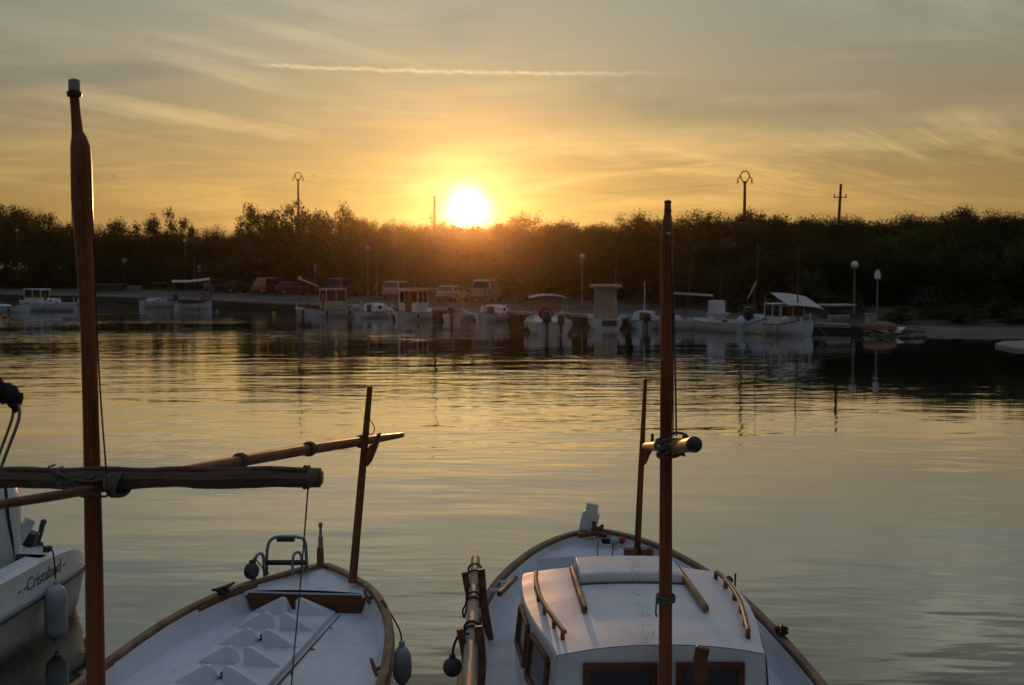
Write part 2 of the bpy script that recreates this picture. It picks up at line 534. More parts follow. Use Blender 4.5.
def water_material():
    m = bpy.data.materials.new('harbour_water')
    m.use_nodes = True
    m.node_tree.nodes.clear()
    # height group
    g = bpy.data.node_groups.new('ripples', 'ShaderNodeTree')
    g.interface.new_socket('P', in_out='INPUT', socket_type='NodeSocketVector')
    g.interface.new_socket('H', in_out='OUTPUT', socket_type='NodeSocketFloat')
    k = NT(g)
    gi = k.node('NodeGroupInput')
    go = k.node('NodeGroupOutput')
    P = gi.outputs[0]
    x, y, z = k.xyz(P)
    def layer(sx, sy, rot, off, detail=2, rough=0.5):
        ca, sa = math.cos(rot), math.sin(rot)
        u = k.m('ADD', k.m('MULTIPLY', x, ca * sx), k.m('MULTIPLY', y, sa * sx))
        w = k.m('ADD', k.m('MULTIPLY', x, -sa * sy), k.m('MULTIPLY', y, ca * sy))
        return k.noise(k.comb(u, w, off), 1.0, detail, rough)
    swell = k.m('ADD', k.m('MULTIPLY', layer(0.16, 0.50, 0.10, 0.0, 1), 0.6), k.m('MULTIPLY', layer(0.30, 0.42, -0.5, 21.0, 2), 0.55))
    mid = layer(0.55, 1.7, -0.08, 3.0, 2)
    fine = layer(1.6, 4.6, 0.12, 6.0, 2)
    band = layer(0.26, 0.72, 0.05, 14.0, 3, 0.6)
    gust = k.ramp(layer(0.030, 0.085, 0.25, 9.0, 3), 0.36, 0.62)
    lee = k.m('MAXIMUM', k.ramp(k.m('SUBTRACT', x, k.m('MULTIPLY', y, 0.22)), -3.5, 3.0, 1.0, 0.22), k.ramp(y, 28.0, 15.0))     # lee of the headland
    rough = k.m('MULTIPLY', k.m('ADD', 0.14, k.m('MULTIPLY', gust, 1.0)), lee)
    far = k.ramp(y, 14.0, 32.0, 0.55, 1.0)
    h = k.m('MULTIPLY', k.m('MULTIPLY', swell, k.m('MULTIPLY', k.m('ADD', 0.2, k.m('MULTIPLY', lee, 0.8)), k.ramp(y, 18.0, 34.0, 1.0, 0.35))), WAVES[0])
    h = k.m('ADD', h, k.m('MULTIPLY', k.m('MULTIPLY', band, k.m('MULTIPLY', lee, k.m('ADD', 0.25, k.m('MULTIPLY', gust, 0.75)))), k.ramp(y, 16.0, 34.0, 0.0, WAVES[3])))
    h = k.m('ADD', h, k.m('MULTIPLY', k.m('MULTIPLY', mid, k.m('MULTIPLY', rough, k.ramp(y, 26.0, 12.0, 1.0, 1.6))), WAVES[1]))
    h = k.m('ADD', h, k.m('MULTIPLY', k.m('MULTIPLY', fine, k.m('MULTIPLY', rough, far)), WAVES[2]))
    k.l.new(h, go.inputs[0])
    n = NT(m.node_tree)
    P0 = n.node('ShaderNodeNewGeometry').outputs['Position']
    def H(v):
        nd = n.node('ShaderNodeGroup')
        nd.node_tree = g
        n.put(nd.inputs[0], v)
        return nd.outputs[0]
    e = 0.03
    h0 = H(P0)
    hx = H(n.v('ADD', P0, (e, 0, 0)))
    hy = H(n.v('ADD', P0, (0, e, 0)))
    nx = n.m('DIVIDE', n.m('SUBTRACT', h0, hx), e)
    ny = n.m('DIVIDE', n.m('SUBTRACT', h0, hy), e)
    nrm = n.v('NORMALIZE', n.comb(nx, ny, 1.0))
    b = n.node('ShaderNodeBsdfPrincipled')
    b.inputs['Base Color'].default_value = (0.030, 0.033, 0.030, 1)
    b.inputs['Roughness'].default_value = 0.03
    b.inputs['IOR'].default_value = WATER_IOR
    n.l.new(nrm, b.inputs['Normal'])
    b.inputs['Coat Weight'].default_value = 1.0
    b.inputs['Coat Roughness'].default_value = 0.03
    b.inputs['Coat IOR'].default_value = 1.6
    n.l.new(nrm, b.inputs['Coat Normal'])
    out = n.node('ShaderNodeOutputMaterial')
    n.l.new(b.outputs[0], out.inputs[0])
    return m


WAVES = (0.042, 0.0140, 0.0060, 0.050)
WATER_IOR = 1.95
M_water = water_material()


def ground_mat(name, c1, c2, scale, bump, rough=0.9):
    m = mat(name, c1, c2, rough, scale, (1, 1, 1), bump, spec=0.2, detail=8)
    return m


M_earth = ground_mat('dry_earth', (0.07, 0.055, 0.035), (0.04, 0.04, 0.02), 0.25, 0.05)
M_asphalt = ground_mat('quay_paving', (0.07, 0.065, 0.058), (0.10, 0.09, 0.075), 0.6, 0.01)
M_concrete = ground_mat('quay_concrete', (0.34, 0.31, 0.27), (0.22, 0.20, 0.175), 0.9, 0.02)
M_quaywall = ground_mat('dark_quay_stone', (0.10, 0.09, 0.075), (0.05, 0.046, 0.036), 1.5, 0.05)
M_sand = ground_mat('beach_sand', (0.16, 0.13, 0.10), (0.11, 0.09, 0.068), 0.5, 0.02)
M_stone = ground_mat('hut_stone', (0.13, 0.11, 0.085), (0.07, 0.06, 0.05), 2.5, 0.05)


def leaf_mat(name, c1, c2):
    m = bpy.data.materials.new(name)
    m.use_nodes = True
    m.node_tree.nodes.clear()
    n = NT(m.node_tree)
    tc = n.node('ShaderNodeTexCoord').outputs['Object']
    oi = n.node('ShaderNodeObjectInfo')
    nz = n.noise(tc, 0.9, 3, 0.6)
    big = n.ramp(n.noise(tc, 0.17, 2, 0.5), 0.36, 0.64)
    f = n.m('ADD', n.m('ADD', n.m('MULTIPLY', n.ramp(nz, 0.3, 0.7), 0.25), n.m('MULTIPLY', big, 0.5)), n.m('MULTIPLY', oi.outputs['Random'], 0.25))
    col = n.mix(f, c1, c2)
    d = n.node('ShaderNodeBsdfDiffuse')
    n.put(d.inputs[0], col)
    tr = n.node('ShaderNodeBsdfTranslucent')
    n.put(tr.inputs[0], col)
    mx = n.node('ShaderNodeMixShader')
    mx.inputs[0].default_value = 0.2
    n.l.new(d.outputs[0], mx.inputs[1])
    n.l.new(tr.outputs[0], mx.inputs[2])
    out = n.node('ShaderNodeOutputMaterial')
    n.l.new(mx.outputs[0], out.inputs[0])
    return m


L_pine = leaf_mat('pine_needles', (0.055, 0.070, 0.024), (0.085, 0.095, 0.030))
L_oak = leaf_mat('oak_leaves', (0.024, 0.034, 0.013), (0.085, 0.092, 0.030))
L_fresh = leaf_mat('fresh_leaves', (0.10, 0.125, 0.025), (0.14, 0.16, 0.03))
L_olive = leaf_mat('olive_leaves', (0.085, 0.085, 0.050), (0.12, 0.115, 0.07))
M_bark = mat('bark', (0.075, 0.055, 0.04), (0.04, 0.03, 0.022), 0.9, 6, (1, 1, 0.3), 0.03, spec=0.2)

# ------------------------------------------------------------------ ground, water
SH = [(-900, 420), (-300, 250), (-90, 172), (-56, 150), (-30, 119), (-19.6, 105), (-5.6, 89), (1.9, 80.5), (9.5, 75.0), (16.8, 69.0), (20.4, 66.0), (24, 62.6), (28, 61), (45, 59), (100, 52), (300, 20), (900, -200)]
SHX = [p[0] for p in SH]
SHY = [p[1] for p in SH]
BEACH0, BEACH1 = 19.8, 22.0


def quay_drop(x):
    return float(np.interp(x, [-25, -5, 10, 19.5], [0, 0.05, 0.25, 0.38]))


def ys(x):
    return float(np.interp(x, SHX, SHY))


def gz(x, y):
    t = (y - ys(x)) * (0.7 if x < 18 else 0.95)
    a = float(np.interp(t, [0, 4, 14, 24, 50, 80, 140, 600], [0.80, 0.85, 1.15, 1.5, 2.6, 3.6, 3.8, 4.0])) - quay_drop(x) * max(0.0, 1 - t / 40)
    b = float(np.interp(t, [-4, 0, 3, 8, 14, 24, 50, 80, 140, 600], [-0.5, -0.04, 0.22, 0.55, 1.0, 1.7, 3.4, 4.6, 4.8, 4.0]))
    w = min(1, max(0, (x - BEACH0) / (BEACH1 - BEACH0)))
    return a * (1 - w) + b * w


# water: one sheet
wm = MB()
wm.grid([[(-3000, -60, 0), (3000, -60, 0)], [(-3000, 900, 0), (3000, 900, 0)]])
water = structure(wm.build('water', M_water, smooth=0))

# land: rows follow the shoreline
xs = sorted(set([-3000, -1500, -900, -600, -400, -300, -200] + list(range(-150, 18, 4)) + [18, 18.8, 19.3, 19.8, 20.3, 20.9, 21.4, 22, 23, 26, 30, 36, 44, 55, 70, 100, 150, 220, 300, 600, 900, 1600, 3000]))
ts = [0, 1.2, 3, 6, 10, 15, 20, 26, 34, 44, 56, 70, 90, 120, 180, 300, 700, 2500, 6000]
rows = []
for t in [-0.06] + ts:
    row = []
    for x in xs:
        y = ys(x) + t
        z = gz(x, y) if t >= 0 else -1.2
        if t > 300:
            z = min(z, 4.0)
        z += (random.random() - 0.5) * 0.02 * min(t, 20)
        row.append((x, y, z))
    rows.append(row)
gm = MB()
gm.grid(rows)
ground = structure(gm.build('ground', M_earth, smooth=60))
# beach toe under the water and sand sheet
bx = [x for x in np.arange(21.0, 75, 1.6)]
rows = []
for t in [-5, -2, 0, 1.2, 2.4, 3.6, 4.6]:
    rows.append([(x, ys(x) + t + 0.25 * math.sin(x * 0.9), gz(x, ys(x) + t) + 0.03) for x in bx])
sand = structure(MB().grid(rows).build('beach', M_sand, smooth=60))
# quay wall, coping and paving
qx = [x for x in list(np.arange(-150, 19.2, 1.2)) + [19.8]]
qp = [(x, ys(x)) for x in qx]
rows = [[(x, y - 0.02, z) for x, y in qp] for z in (-1.0, 0.20, 0.40)] + [[(x, y - 0.02, gz(x, y) - 0.10) for x, y in qp]]
structure(MB().grid(rows).build('quay_wall', M_quaywall, smooth=0))
rows = [[(x, y + dy, gz(x, y + max(dy, 0)) + dz) for x, y in qp] for dy, dz in ((-0.10, -0.16), (-0.10, 0.045), (1.0, 0.045), (1.0, -0.1))]
structure(MB().grid(rows).build('quay_edge', M_concrete, smooth=30))
rows = [[(x, y + dy, gz(x, y + dy) + 0.02) for x, y in qp] for dy in (1.02, 3, 6, 10, 15, 20)]
structure(MB().grid(rows).build('pavement', M_asphalt, smooth=60))

# ------------------------------------------------------------------ trees
def leaf_cloud(rng, blobs, per, size, flat=1.0):
    """quads scattered through clumps; returns vertex array (4n,3)"""
    C, N = [], []
    for (cx, cy, cz, r) in blobs:
        n = int(per * r * r * 4)
        d = rng.normal(size=(n, 3))
        d /= np.linalg.norm(d, axis=1)[:, None]
        rad = r * (1.0 - 0.85 * rng.uniform(0.0, 1.0, size=(n, 1)) ** 1.25) * rng.uniform(0.86, 1.12, size=(n, 1))
        p = d * rad
        p[:, 2] *= flat
        C.append(p + np.array([cx, cy, cz]))
    C = np.concatenate(C)
    n = len(C)
    u = rng.normal(size=(n, 3)); u /= np.linalg.norm(u, axis=1)[:, None]
    w = rng.normal(size=(n, 3))
    w -= u * np.sum(u * w, axis=1)[:, None]
    w /= np.linalg.norm(w, axis=1)[:, None]
    s = size * rng.uniform(0.6, 1.4, size=(n, 1))
    a, b = u * s, w * s * 0.55
    V = np.stack([C - a * 0.9, C - b + a * 0.1, C + a, C + b - a * 0.1], axis=1).reshape(-1, 3)
    return V


def quads_mesh(name, V, m):
    n = len(V) // 4
    me = bpy.data.meshes.new(name)
    me.vertices.add(len(V))
    me.vertices.foreach_set('co', V.astype(np.float32).ravel())
    me.loops.add(4 * n)
    me.loops.foreach_set('vertex_index', np.arange(4 * n, dtype=np.int32))
    me.polygons.add(n)
    me.polygons.foreach_set('loop_start', np.arange(0, 4 * n, 4, dtype=np.int32))
    me.polygons.foreach_set('loop_total', np.full(n, 4, dtype=np.int32))
    me.update()
    me.validate()
    me.materials.append(m)
    return me


def tree_blobs(rng, kind):
    """crown clumps for a tree of unit height; crown about 0.9 wide"""
    B = []
    if kind == 'pine':
        for i in range(40):
            a = rng.uniform(0, 6.283); q = 0.46 * math.sqrt(rng.uniform(0.0, 1.0))
            z = 0.50 + 0.38 * rng.uniform(0, 1) * (1 - (q / 0.55) ** 2) + rng.uniform(-0.08, 0.04)
            B.append((q * math.cos(a), q * math.sin(a), z, rng.uniform(0.07, 0.13)))
    elif kind == 'airy':
        for i in range(20):
            a = rng.uniform(0, 6.283); q = rng.uniform(0.05, 0.42)
            z = 0.45 + rng.uniform(0, 0.50) * (1 - q)
            B.append((q * math.cos(a), q * math.sin(a), z, rng.uniform(0.05, 0.10)))
    elif kind == 'bush':
        for i in range(30):
            a = rng.uniform(0, 6.283); q = rng.uniform(0.0, 0.46)
            z = 0.10 + rng.uniform(0, 0.78) * math.sqrt(max(0, 1 - (q / 0.52) ** 2))
            B.append((q * math.cos(a), q * math.sin(a), z, rng.uniform(0.09, 0.15)))
    elif kind == 'dome':
        for i in range(16):
            a = rng.uniform(0, 6.283); q = 0.34 * math.sqrt(rng.uniform(0, 1))
            z = 0.30 + rng.uniform(0.1, 0.48) * math.sqrt(max(0, 1 - (q / 0.42) ** 2))
            B.append((q * math.cos(a), q * math.sin(a), z, rng.uniform(0.15, 0.24)))
    else:
        for i in range(34):
            a = rng.uniform(0, 6.283); q = 0.44 * math.sqrt(rng.uniform(0, 1))
            zc = 0.56
            zr = 0.36 * math.sqrt(max(0, 1 - (q / 0.5) ** 2))
            z = zc + zr * rng.uniform(-0.95, 1.0)
            B.append((q * math.cos(a), q * math.sin(a), z, rng.uniform(0.09, 0.17)))
    return B


TREE = {}


def tree_proto(kind, k):
    key = (kind, k)
    if key in TREE:
        return TREE[key]
    rng = np.random.default_rng(hash_seed(kind) + k * 17)
    B = tree_blobs(rng, kind)
    per = {'pine': 3800, 'airy': 2200, 'bush': 2700, 'oak': 2900}[kind]
    V = leaf_cloud(rng, B, per, {'pine': 0.014, 'airy': 0.013, 'bush': 0.016, 'oak': 0.016}[kind], 0.85)
    lm = {'pine': L_pine, 'airy': L_olive, 'bush': L_oak, 'oak': L_oak}[kind]
    crown = quads_mesh('crown', V, lm)
    tb = MB()
    lean = rng.uniform(-0.05, 0.05)
    top = 0.5 if kind != 'bush' else 0.35
    tb.tube([(0, 0, -0.08), (lean * 0.4, 0, 0.15), (lean, 0.01, top * 0.7), (lean * 1.4, 0, top + 0.15)], [0.034, 0.026, 0.018, 0.006], 8)
    for b in B[::3]:
        z0 = top * rng.uniform(0.45, 0.95)
        p0 = Vector((lean * z0 / top, 0, z0)); p1 = Vector(b[:3])
        mid_ = p0.lerp(p1, 0.5) + Vector((0, 0, -0.03))
        tb.tube([p0, mid_, p1], [0.012, 0.008, 0.003], 5)
    trunk = tb.mesh('trunk')
    trunk.materials.append(M_bark)
    TREE[key] = (trunk, crown)
    return TREE[key]


def hash_seed(s):
    return sum(ord(c) * (i + 3) for i, c in enumerate(s))


def add_tree(name, label, px, ytop, Y, width, kind, k, ybase=None, cat_='tree', group='trees along the far shore', leaf=None, rot=None):
    """a tree whose crown tops out at the given picture height, standing on the ground at depth Y"""
    top = at(px, ytop, Y)
    z0 = gz(top.x, Y) - 0.05
    h = (top.z - z0) / 0.97
    t = thing(name, label, cat_, (top.x, Y, z0), rot if rot is not None else (hash_seed(label) % 628) / 100, group)
    w = width * Y / F_PX / 0.95
    t.scale = (w, w, h)
    tr, cr = tree_proto(kind, k)
    for nm, me in (('trunk', tr), ('crown', cr)):
        o = bpy.data.objects.new(nm, me)
        COL.objects.link(o)
        o.parent = t
        if nm == 'crown' and leaf is not None:
            o.data = me.copy()
            o.data.materials[0] = leaf
    return t


SKYP = [0, 25, 55, 75, 100, 120, 145, 170, 185, 200, 215, 232, 245, 265, 285, 297, 318, 340, 355, 362, 375, 395, 405, 416, 432, 445, 470, 490, 520, 560, 600, 640, 660, 700, 720, 745, 765, 800, 850, 880, 910, 960, 1024]
SKYY = [199, 206, 216, 224, 224, 222, 224, 222, 222, 228, 228, 226, 226, 226, 226, 226, 226, 226, 224, 224, 222, 222, 221, 220, 220, 220, 221, 219, 218, 218, 219, 215, 213, 213, 212, 213, 212, 213, 211, 213, 210, 209, 208]


def sky_y(px):
    return float(np.interp(px, SKYP, SKYY))


def build_wood():
    """the wood that covers the low hill: one mass"""
    rng = np.random.default_rng(5)
    protoB = [tree_blobs(rng, 'dome') for _ in range(7)] + [tree_blobs(rng, 'oak')]
    allV = []
    trunkmb = MB()
    rowsD = [(24, 0.62), (32, 0.50), (40, 0.36), (50, 0.22), (60, 0.10), (70, 0.02), (80, 0.0), (92, 0.0)]
    for t, frac in rowsD:
        px = -60.0
        while px < 1090:
            x_guess = (px - 512) / F_PX * 110
            for _ in range(4):
                Y = ys(x_guess) + t * float(np.interp(px, [560, 760], [1.0, 0.70]))
                x_guess = (px - 512) / F_PX * Y
            Y += rng.uniform(-4, 4)
            if px < 240:
                ysk = sky_y(px) - 4 + rng.uniform(0, 7)
                yt = ysk + frac * 40
            else:
                ysk = sky_y(px) - 5.5 + rng.uniform(-1.0, 3.0)
                yt = ysk + frac * (58 if px > 560 else 46) + rng.uniform(-16, 14) * frac
            top = at(px, yt, Y)
            z0 = gz(top.x, Y) - 0.1
            h = (top.z - z0) / 0.97
            if h > 1.5:
                w = min(max(h * rng.uniform(0.85, 1.3), 3.6), 10.0)
                B = protoB[rng.integers(len(protoB))]
                V = leaf_cloud(rng, B, 3300 if t >= 50 else 1900, (0.094 if t >= 50 else 0.115) / max(w, h), 0.9)
                a = rng.uniform(0, 6.28)
                ca, sa = math.cos(a), math.sin(a)
                V = np.stack([(V[:, 0] * ca - V[:, 1] * sa) * w + top.x, (V[:, 0] * sa + V[:, 1] * ca) * w + Y, V[:, 2] * h + z0], axis=1)
                allV.append(V)
                # undergrowth skirt
                V = leaf_cloud(rng, [(rng.uniform(-.5, .5), rng.uniform(-.4, .4), 0.12, 0.3), (rng.uniform(-.5, .5), rng.uniform(-.4, .4), 0.2, 0.3)], 420, 0.036, 0.8)
                V = V * np.array([w, w, min(h, 6.0)]) + np.array([top.x, Y, z0])
                allV.append(V)
            px += rng.uniform(0.55, 0.95) * (5.4 if t < 36 else 4.6 if t < 60 else 3.6) * F_PX / Y
    V = np.concatenate(allV)
    me = quads_mesh('wood', V, L_oak)
    o = bpy.data.objects.new('wood', me)
    COL.objects.link(o)
    tag(o, 'dark mixed wood covering the low hill behind the quay', 'wood', None, 'stuff')


build_wood()

TREES = [
    # name, label, px, ytop, dt behind shoreline, width px, kind, variant, leaf
    ('oak_tree', 'tall dark bushy tree at the left edge of the far shore', 4, 197, 34, 70, 'oak', 0, None),
    ('oak_tree', 'dark tree left of the round globe lamp on the left shore', 34, 207, 33, 52, 'oak', 1, None),
    ('oak_tree', 'low dark tree behind the short power pole at far left', 62, 218, 36, 40, 'oak', 2, None),
    ('oak_tree', 'broad dark tree just right of the tall left mast', 118, 217, 32, 54, 'oak', 3, None),
    ('oak_tree', 'small dark tree with a bumpy top before the round pale crowned one', 145, 222, 30, 34, 'bush', 0, None),
    ('oak_tree', 'round dense crowned tree rising alone above the awning boat', 171, 208, 34, 50, 'oak', 4, None),
    ('cypress_tree', 'small pointed tree beside the round dense crowned tree', 191, 217, 32, 18, 'bush', 1, None),
    ('oak_tree', 'low dark tree above the red shouldered boat with white awning', 212, 223, 33, 36, 'bush', 2, None),
    ('olive_tree', 'grey green rounded tree behind the dark parked estate car', 243, 232, 24, 44, 'bush', 3, L_olive),
    ('pine_tree', 'tall airy pine at the left of the skyline pine clump', 262, 195, 36, 62, 'pine', 0, None),
    ('pine_tree', 'tall airy pine beneath the lyre topped power pole', 298, 196, 37, 66, 'pine', 1, None),
    ('pine_tree', 'tall airy pine at the right of the skyline pine clump', 336, 196, 36, 62, 'pine', 2, None),
    ('olive_tree', 'thin sparse tree on the skyline right of the pine clump', 372, 212, 34, 30, 'airy', 0, None),
    ('olive_tree', 'thin feathery tree on the skyline with sky showing through its twigs', 398, 212, 36, 40, 'airy', 1, None),
    ('oak_tree', 'small tree crowding the bare pole left of the sun', 430, 211, 36, 36, 'airy', 2, None),
    ('oak_tree', 'dark tree under the setting sun on the hill', 466, 221, 34, 44, 'oak', 1, None),
    ('oak_tree', 'dark tree directly right of the setting sun', 508, 218, 34, 48, 'oak', 2, None),
    ('oak_tree', 'broad dark tree behind the white van in the glow', 545, 228, 28, 60, 'oak', 0, None),
    ('oak_tree', 'dark tree behind the thin lamp post right of the sun', 596, 228, 28, 58, 'bush', 0, None),
    ('oak_tree', 'taller dark tree on the ridge left of the right mast head', 642, 212, 40, 50, 'oak', 3, None),
    ('olive_tree', 'large grey green rounded tree right of the right mast', 724, 232, 24, 92, 'bush', 1, L_olive),
    ('oak_tree', 'dark tree on the ridge left of the right lyre topped pole', 706, 212, 44, 46, 'oak', 4, None),
    ('oak_tree', 'dark tree on the ridge right of the lyre topped pole', 768, 211, 46, 46, 'oak', 0, None),
    ('olive_tree', 'small pale leafed tree behind the boat with the tilted cream awning', 806, 260, 13, 44, 'bush', 2, L_olive),
    ('oak_tree', 'fresh green tree low on the slope above the two right lamps', 862, 238, 26, 80, 'oak', 2, None),
    ('oak_tree', 'yellow green spreading tree on the slope at the right', 932, 222, 30, 96, 'oak', 3, L_fresh),
    ('oak_tree', 'dark tree with a forked bare limb above the beach', 908, 250, 20, 74, 'oak', 1, None),
    ('oak_tree', 'dark rounded tree over the right part of the beach', 984, 246, 18, 84, 'bush', 3, None),
    ('oak_tree', 'fresh green tree at the right edge of the photo', 1026, 240, 20, 60, 'oak', 4, L_fresh),
    ('pine_tree', 'flat topped pine on the right skyline', 966, 205, 56, 30, 'pine', 1, None),
    ('shrub', 'dark low shrub behind the pale hut roof', 846, 286, 12, 50, 'bush', 0, None),
    ('shrub', 'wide dark shrub at the back of the beach', 930, 298, 11, 80, 'bush', 1, None),
    ('shrub', 'dark shrub at the back of the beach near the right edge', 1000, 300, 10, 74, 'bush', 2, None),
    ('shrub', 'low dark shrub on the bank just right of the orange dinghy', 902, 306, 7.5, 46, 'bush', 1, None),
    ('shrub', 'low dark shrub in the middle of the bank above the beach', 958, 306, 7.0, 56, 'bush', 2, None),
    ('shrub', 'low dark shrub on the beach bank cut by the right edge', 1018, 308, 6.8, 50, 'bush', 0, None),
    ('shrub', 'dark shrub behind the far left moored boats', 40, 262, 22, 60, 'bush', 3, None),
]
for nm, lb, px, yt, dt, wd, kd, kv, lf in TREES:
    xg = 0.0
    Y = 110.0
    for _ in range(8):
        xg = (px - 512) / F_PX * Y
        Y = 0.5 * Y + 0.5 * (ys(xg) + dt)
    add_tree(nm, lb, px, yt, Y, wd, kd, kv, leaf=lf, group='shrubs along the far shore' if nm == 'shrub' else 'trees along the far shore',
             cat_='shrub' if nm == 'shrub' else 'tree')
# ------------------------------------------------------------------ foreground boats
def interp_secs(secs, y):
    Y = [s[0] for s in secs][::-1]
    return [float(np.interp(y, Y, [s[i] for s in secs][::-1])) for i in range(1, len(secs[0]))]


def hull_shell(mb, S_, m=14, power=0.72):
    rows = []
    for (y, b, zs, zk) in S_:
        r = []
        for j in range(m + 1):
            a = (-1 + 2 * j / m) * math.pi / 2
            sx = math.copysign(abs(math.sin(a)) ** power, a)
            r.append((b * sx, y, zs - (zs - zk) * max(0, math.cos(a)) ** 0.9))
        rows.append(r)
    mb.grid(rows)
    return mb


def gunwale_paths(S_, out=0.0, up=0.0):
    L = [(-b - out, y, zs + up) for (y, b, zs, zk) in S_]
    Rr = [(b + out, y, zs + up) for (y, b, zs, zk) in S_]
    return L, Rr


# ---------- the open boat with the long yard
AX = 0.085
o_loc = Vector((-1.835, 6.30, 0))
o_rot = -math.atan(AX)
boatA = thing('open_boat', 'open white wooden boat with furled brown sail and long yard at lower left', 'boat', o_loc, o_rot)
LA = Frame(o_loc, o_rot)
keysA = [(3.12, .02, .935, -.05), (3.06, .10, .932, -.10), (2.95, .22, .925, -.2), (2.80, .36, .912, -.25), (2.55, .545, .895, -.3), (2.2, .715, .865, -.33), (1.7, .875, .81, -.35), (1.0, .985, .755, -.35),
         (0.2, 1.035, .73, -.36), (-.8, 1.02, .72, -.36), (-1.6, .92, .735, -.34), (-2.3, .70, .78, -.3), (-2.75, .40, .83, -.2), (-2.97, .05, .87, -.1)]
keysA = [(y, b * .955, zs - .015 - .05 * max(0, min(1, (y - 1.6) / 1.2)), zk) for y, b, zs, zk in keysA]
SA = cat(keysA, 6)
hull_shell(MB(), SA).build('hull', M_white, boatA, 50)


def zdA(y):
    return float(np.interp(y, [-3, 0, 2.5, 3.2], [.56, .575, .665, .69]))


# deck and inner bulwark
mbd = MB()
rows, rl, rr = [], [], []
for (y, b, zs, zk) in SA:
    bi = max(b - 0.045, 0.004)
    bd = max(b - 0.085, 0.003)
    z = min(zdA(y), zs - 0.02)
    rows.append([(-bd + 2 * bd * k / 8, y, z + 0.008 * (1 - (2 * k / 8 - 1) ** 2)) for k in range(9)])
    rl.append([(-bi, y, zs - 0.005), (-(bi + bd) / 2, y, (z + zs) / 2), (-bd - 0.001, y, z + 0.02), (-bd + 0.012, y, z + 0.001)])
    rr.append([(bi, y, zs - 0.005), ((bi + bd) / 2, y, (z + zs) / 2), (bd + 0.001, y, z + 0.02), (bd - 0.012, y, z + 0.001)])
mbd.grid(rows)
mbd.build('deck', M_deck, boatA, 40)
MB().grid(rl).grid(rr).build('bulwark', M_deck, boatA, 40)
gl, gr = gunwale_paths(SA, -0.012, 0.012)
mb = MB()
mb.sweep(gl, 0.062, 0.034)
mb.sweep(gr, 0.062, 0.034)
mb.build('gunwale', M_gunwale, boatA, 40)
rl_, rr_ = gunwale_paths([s for s in SA if s[0] < 3.1 and s[0] > -2.95], 0.012, -0.05)
MB().sweep(rl_, 0.03, 0.04).sweep(rr_, 0.03, 0.04).build('rubbing_strake', M_gunwale, boatA, 40)

# foredeck
ybh = 2.52
rows = []
for (y, b, zs, zk) in [s for s in SA if s[0] >= ybh + 0.0] + [(ybh, *interp_secs(SA, ybh))]:
    bi = max(b - 0.045, 0.003)
    rows.append([(-bi + 2 * bi * k / 8, y, zs - 0.022 + 0.02 * (1 - (2 * k / 8 - 1) ** 2)) for k in range(9)])
mb = MB().grid(rows)
bb, zz, _ = interp_secs(SA, ybh)
mb.box((0, ybh - 0.01, zz - 0.035), (2 * (bb - .05), .025, .026))
mb.build('foredeck', M_deck, boatA, 40)
# bulkhead panel, bowed and narrowing downward
rows = []
for k in range(13):
    u = -1 + 2 * k / 12
    yb = ybh - 0.02 - 0.03 * (1 - u * u)
    rows.append([(u * (bb - 0.055), yb, zz - 0.028), (u * (bb - 0.10), yb, zdA(ybh) + 0.012)])
mb = MB().grid(rows)
rows2 = [[(p[0], p[1] + 0.018, p[2]) for p in r] for r in rows]
mb.grid(rows2)
mb.grid([[r[0] for r in rows], [r[0] for r in rows2]])
mb.build('bulkhead_panel', M_bulk, boatA, 30)
# deck vent on foredeck
pv = LA(onz(306, 568, 0.905))
MB().lathe([(0.035, -0.004), (0.042, 0.004), (0.030, 0.008), (0.022, 0.004)], (pv.x, pv.y, pv.z), 16).build('deck_vent', M_bronze, boatA)

# moulded panel with wedge ribs
panel_rot = Matrix.Rotation(-0.055, 4, 'Z')
pc = LA((-1.895, 7.27, 0))
pm = Matrix.Translation(Vector((pc.x, pc.y, zdA(0.9) + 0.055))) @ panel_rot
panel = MB()
tilt = 0.026
PM = pm @ Matrix.Rotation(0.026, 4, 'X')
panel.add(*(lambda w, l, h: ([(-w, -l, -h), (w, -l, -h), (w, l, -h), (-w, l, -h), (-w, -l, 0), (w, -l, 0), (w, l, 0), (-w, l, 0)],
                            [(3, 2, 1, 0), (4, 5, 6, 7), (0, 1, 5, 4), (1, 2, 6, 5), (2, 3, 7, 6), (3, 0, 4, 7)]))(0.315, 1.5, 0.042), PM)
pn = panel.build('moulded_panel', M_plastic, boatA, bevel=0.006)
for i in range(8):
    yy = 1.38 - i * 0.36
    for s in (-1, 1):
        w = 0.245
        prof = [(0.0, 0.0), (w, 0.0), (w * 0.96, 0.012)]
        hp = []
        # slope rises towards the middle, rounded shoulder
        outline = [(0.302, 0.0), (0.10, 0.118), (0.082, 0.126), (0.062, 0.126), (0.046, 0.117), (0.038, 0.10), (0.034, 0.0)]
        k = len(outline)
        vs = [(s * x, yy, z) for x, z in outline] + [(s * x, yy + 0.035, z * 0.97) for x, z in outline] + [(s * x, yy + 0.12, z * 0.12 + 0.001) for x, z in outline]
        fs = [tuple(range(k))]
        for q in range(2):
            fs += [(q * k + j, (q + 1) * k + j, (q + 1) * k + (j + 1) % k, q * k + (j + 1) % k) for j in range(k)]
        fs.append(tuple(range(3 * k - 1, 2 * k - 1, -1)))
        MB().add(vs, fs, PM).build('wedge_rib', M_plastic, pn, 50, bevel=0.004)
for (x_, y_) in ((0.0, 0.78), (0.0, 0.06)):
    MB().tube(cat([PM @ Vector((x_ + u_, y_ + v_, w_)) for u_, v_, w_ in ((-.06, .02, .008), (-.02, -.02, .012), (.03, .0, .02), (.02, .035, .028), (-.02, .02, .034), (-.01, -.025, .03), (.04, -.03, .012), (.075, .015, .008))], 6), 0.007, 6).build('cord', M_dkrope, pn)

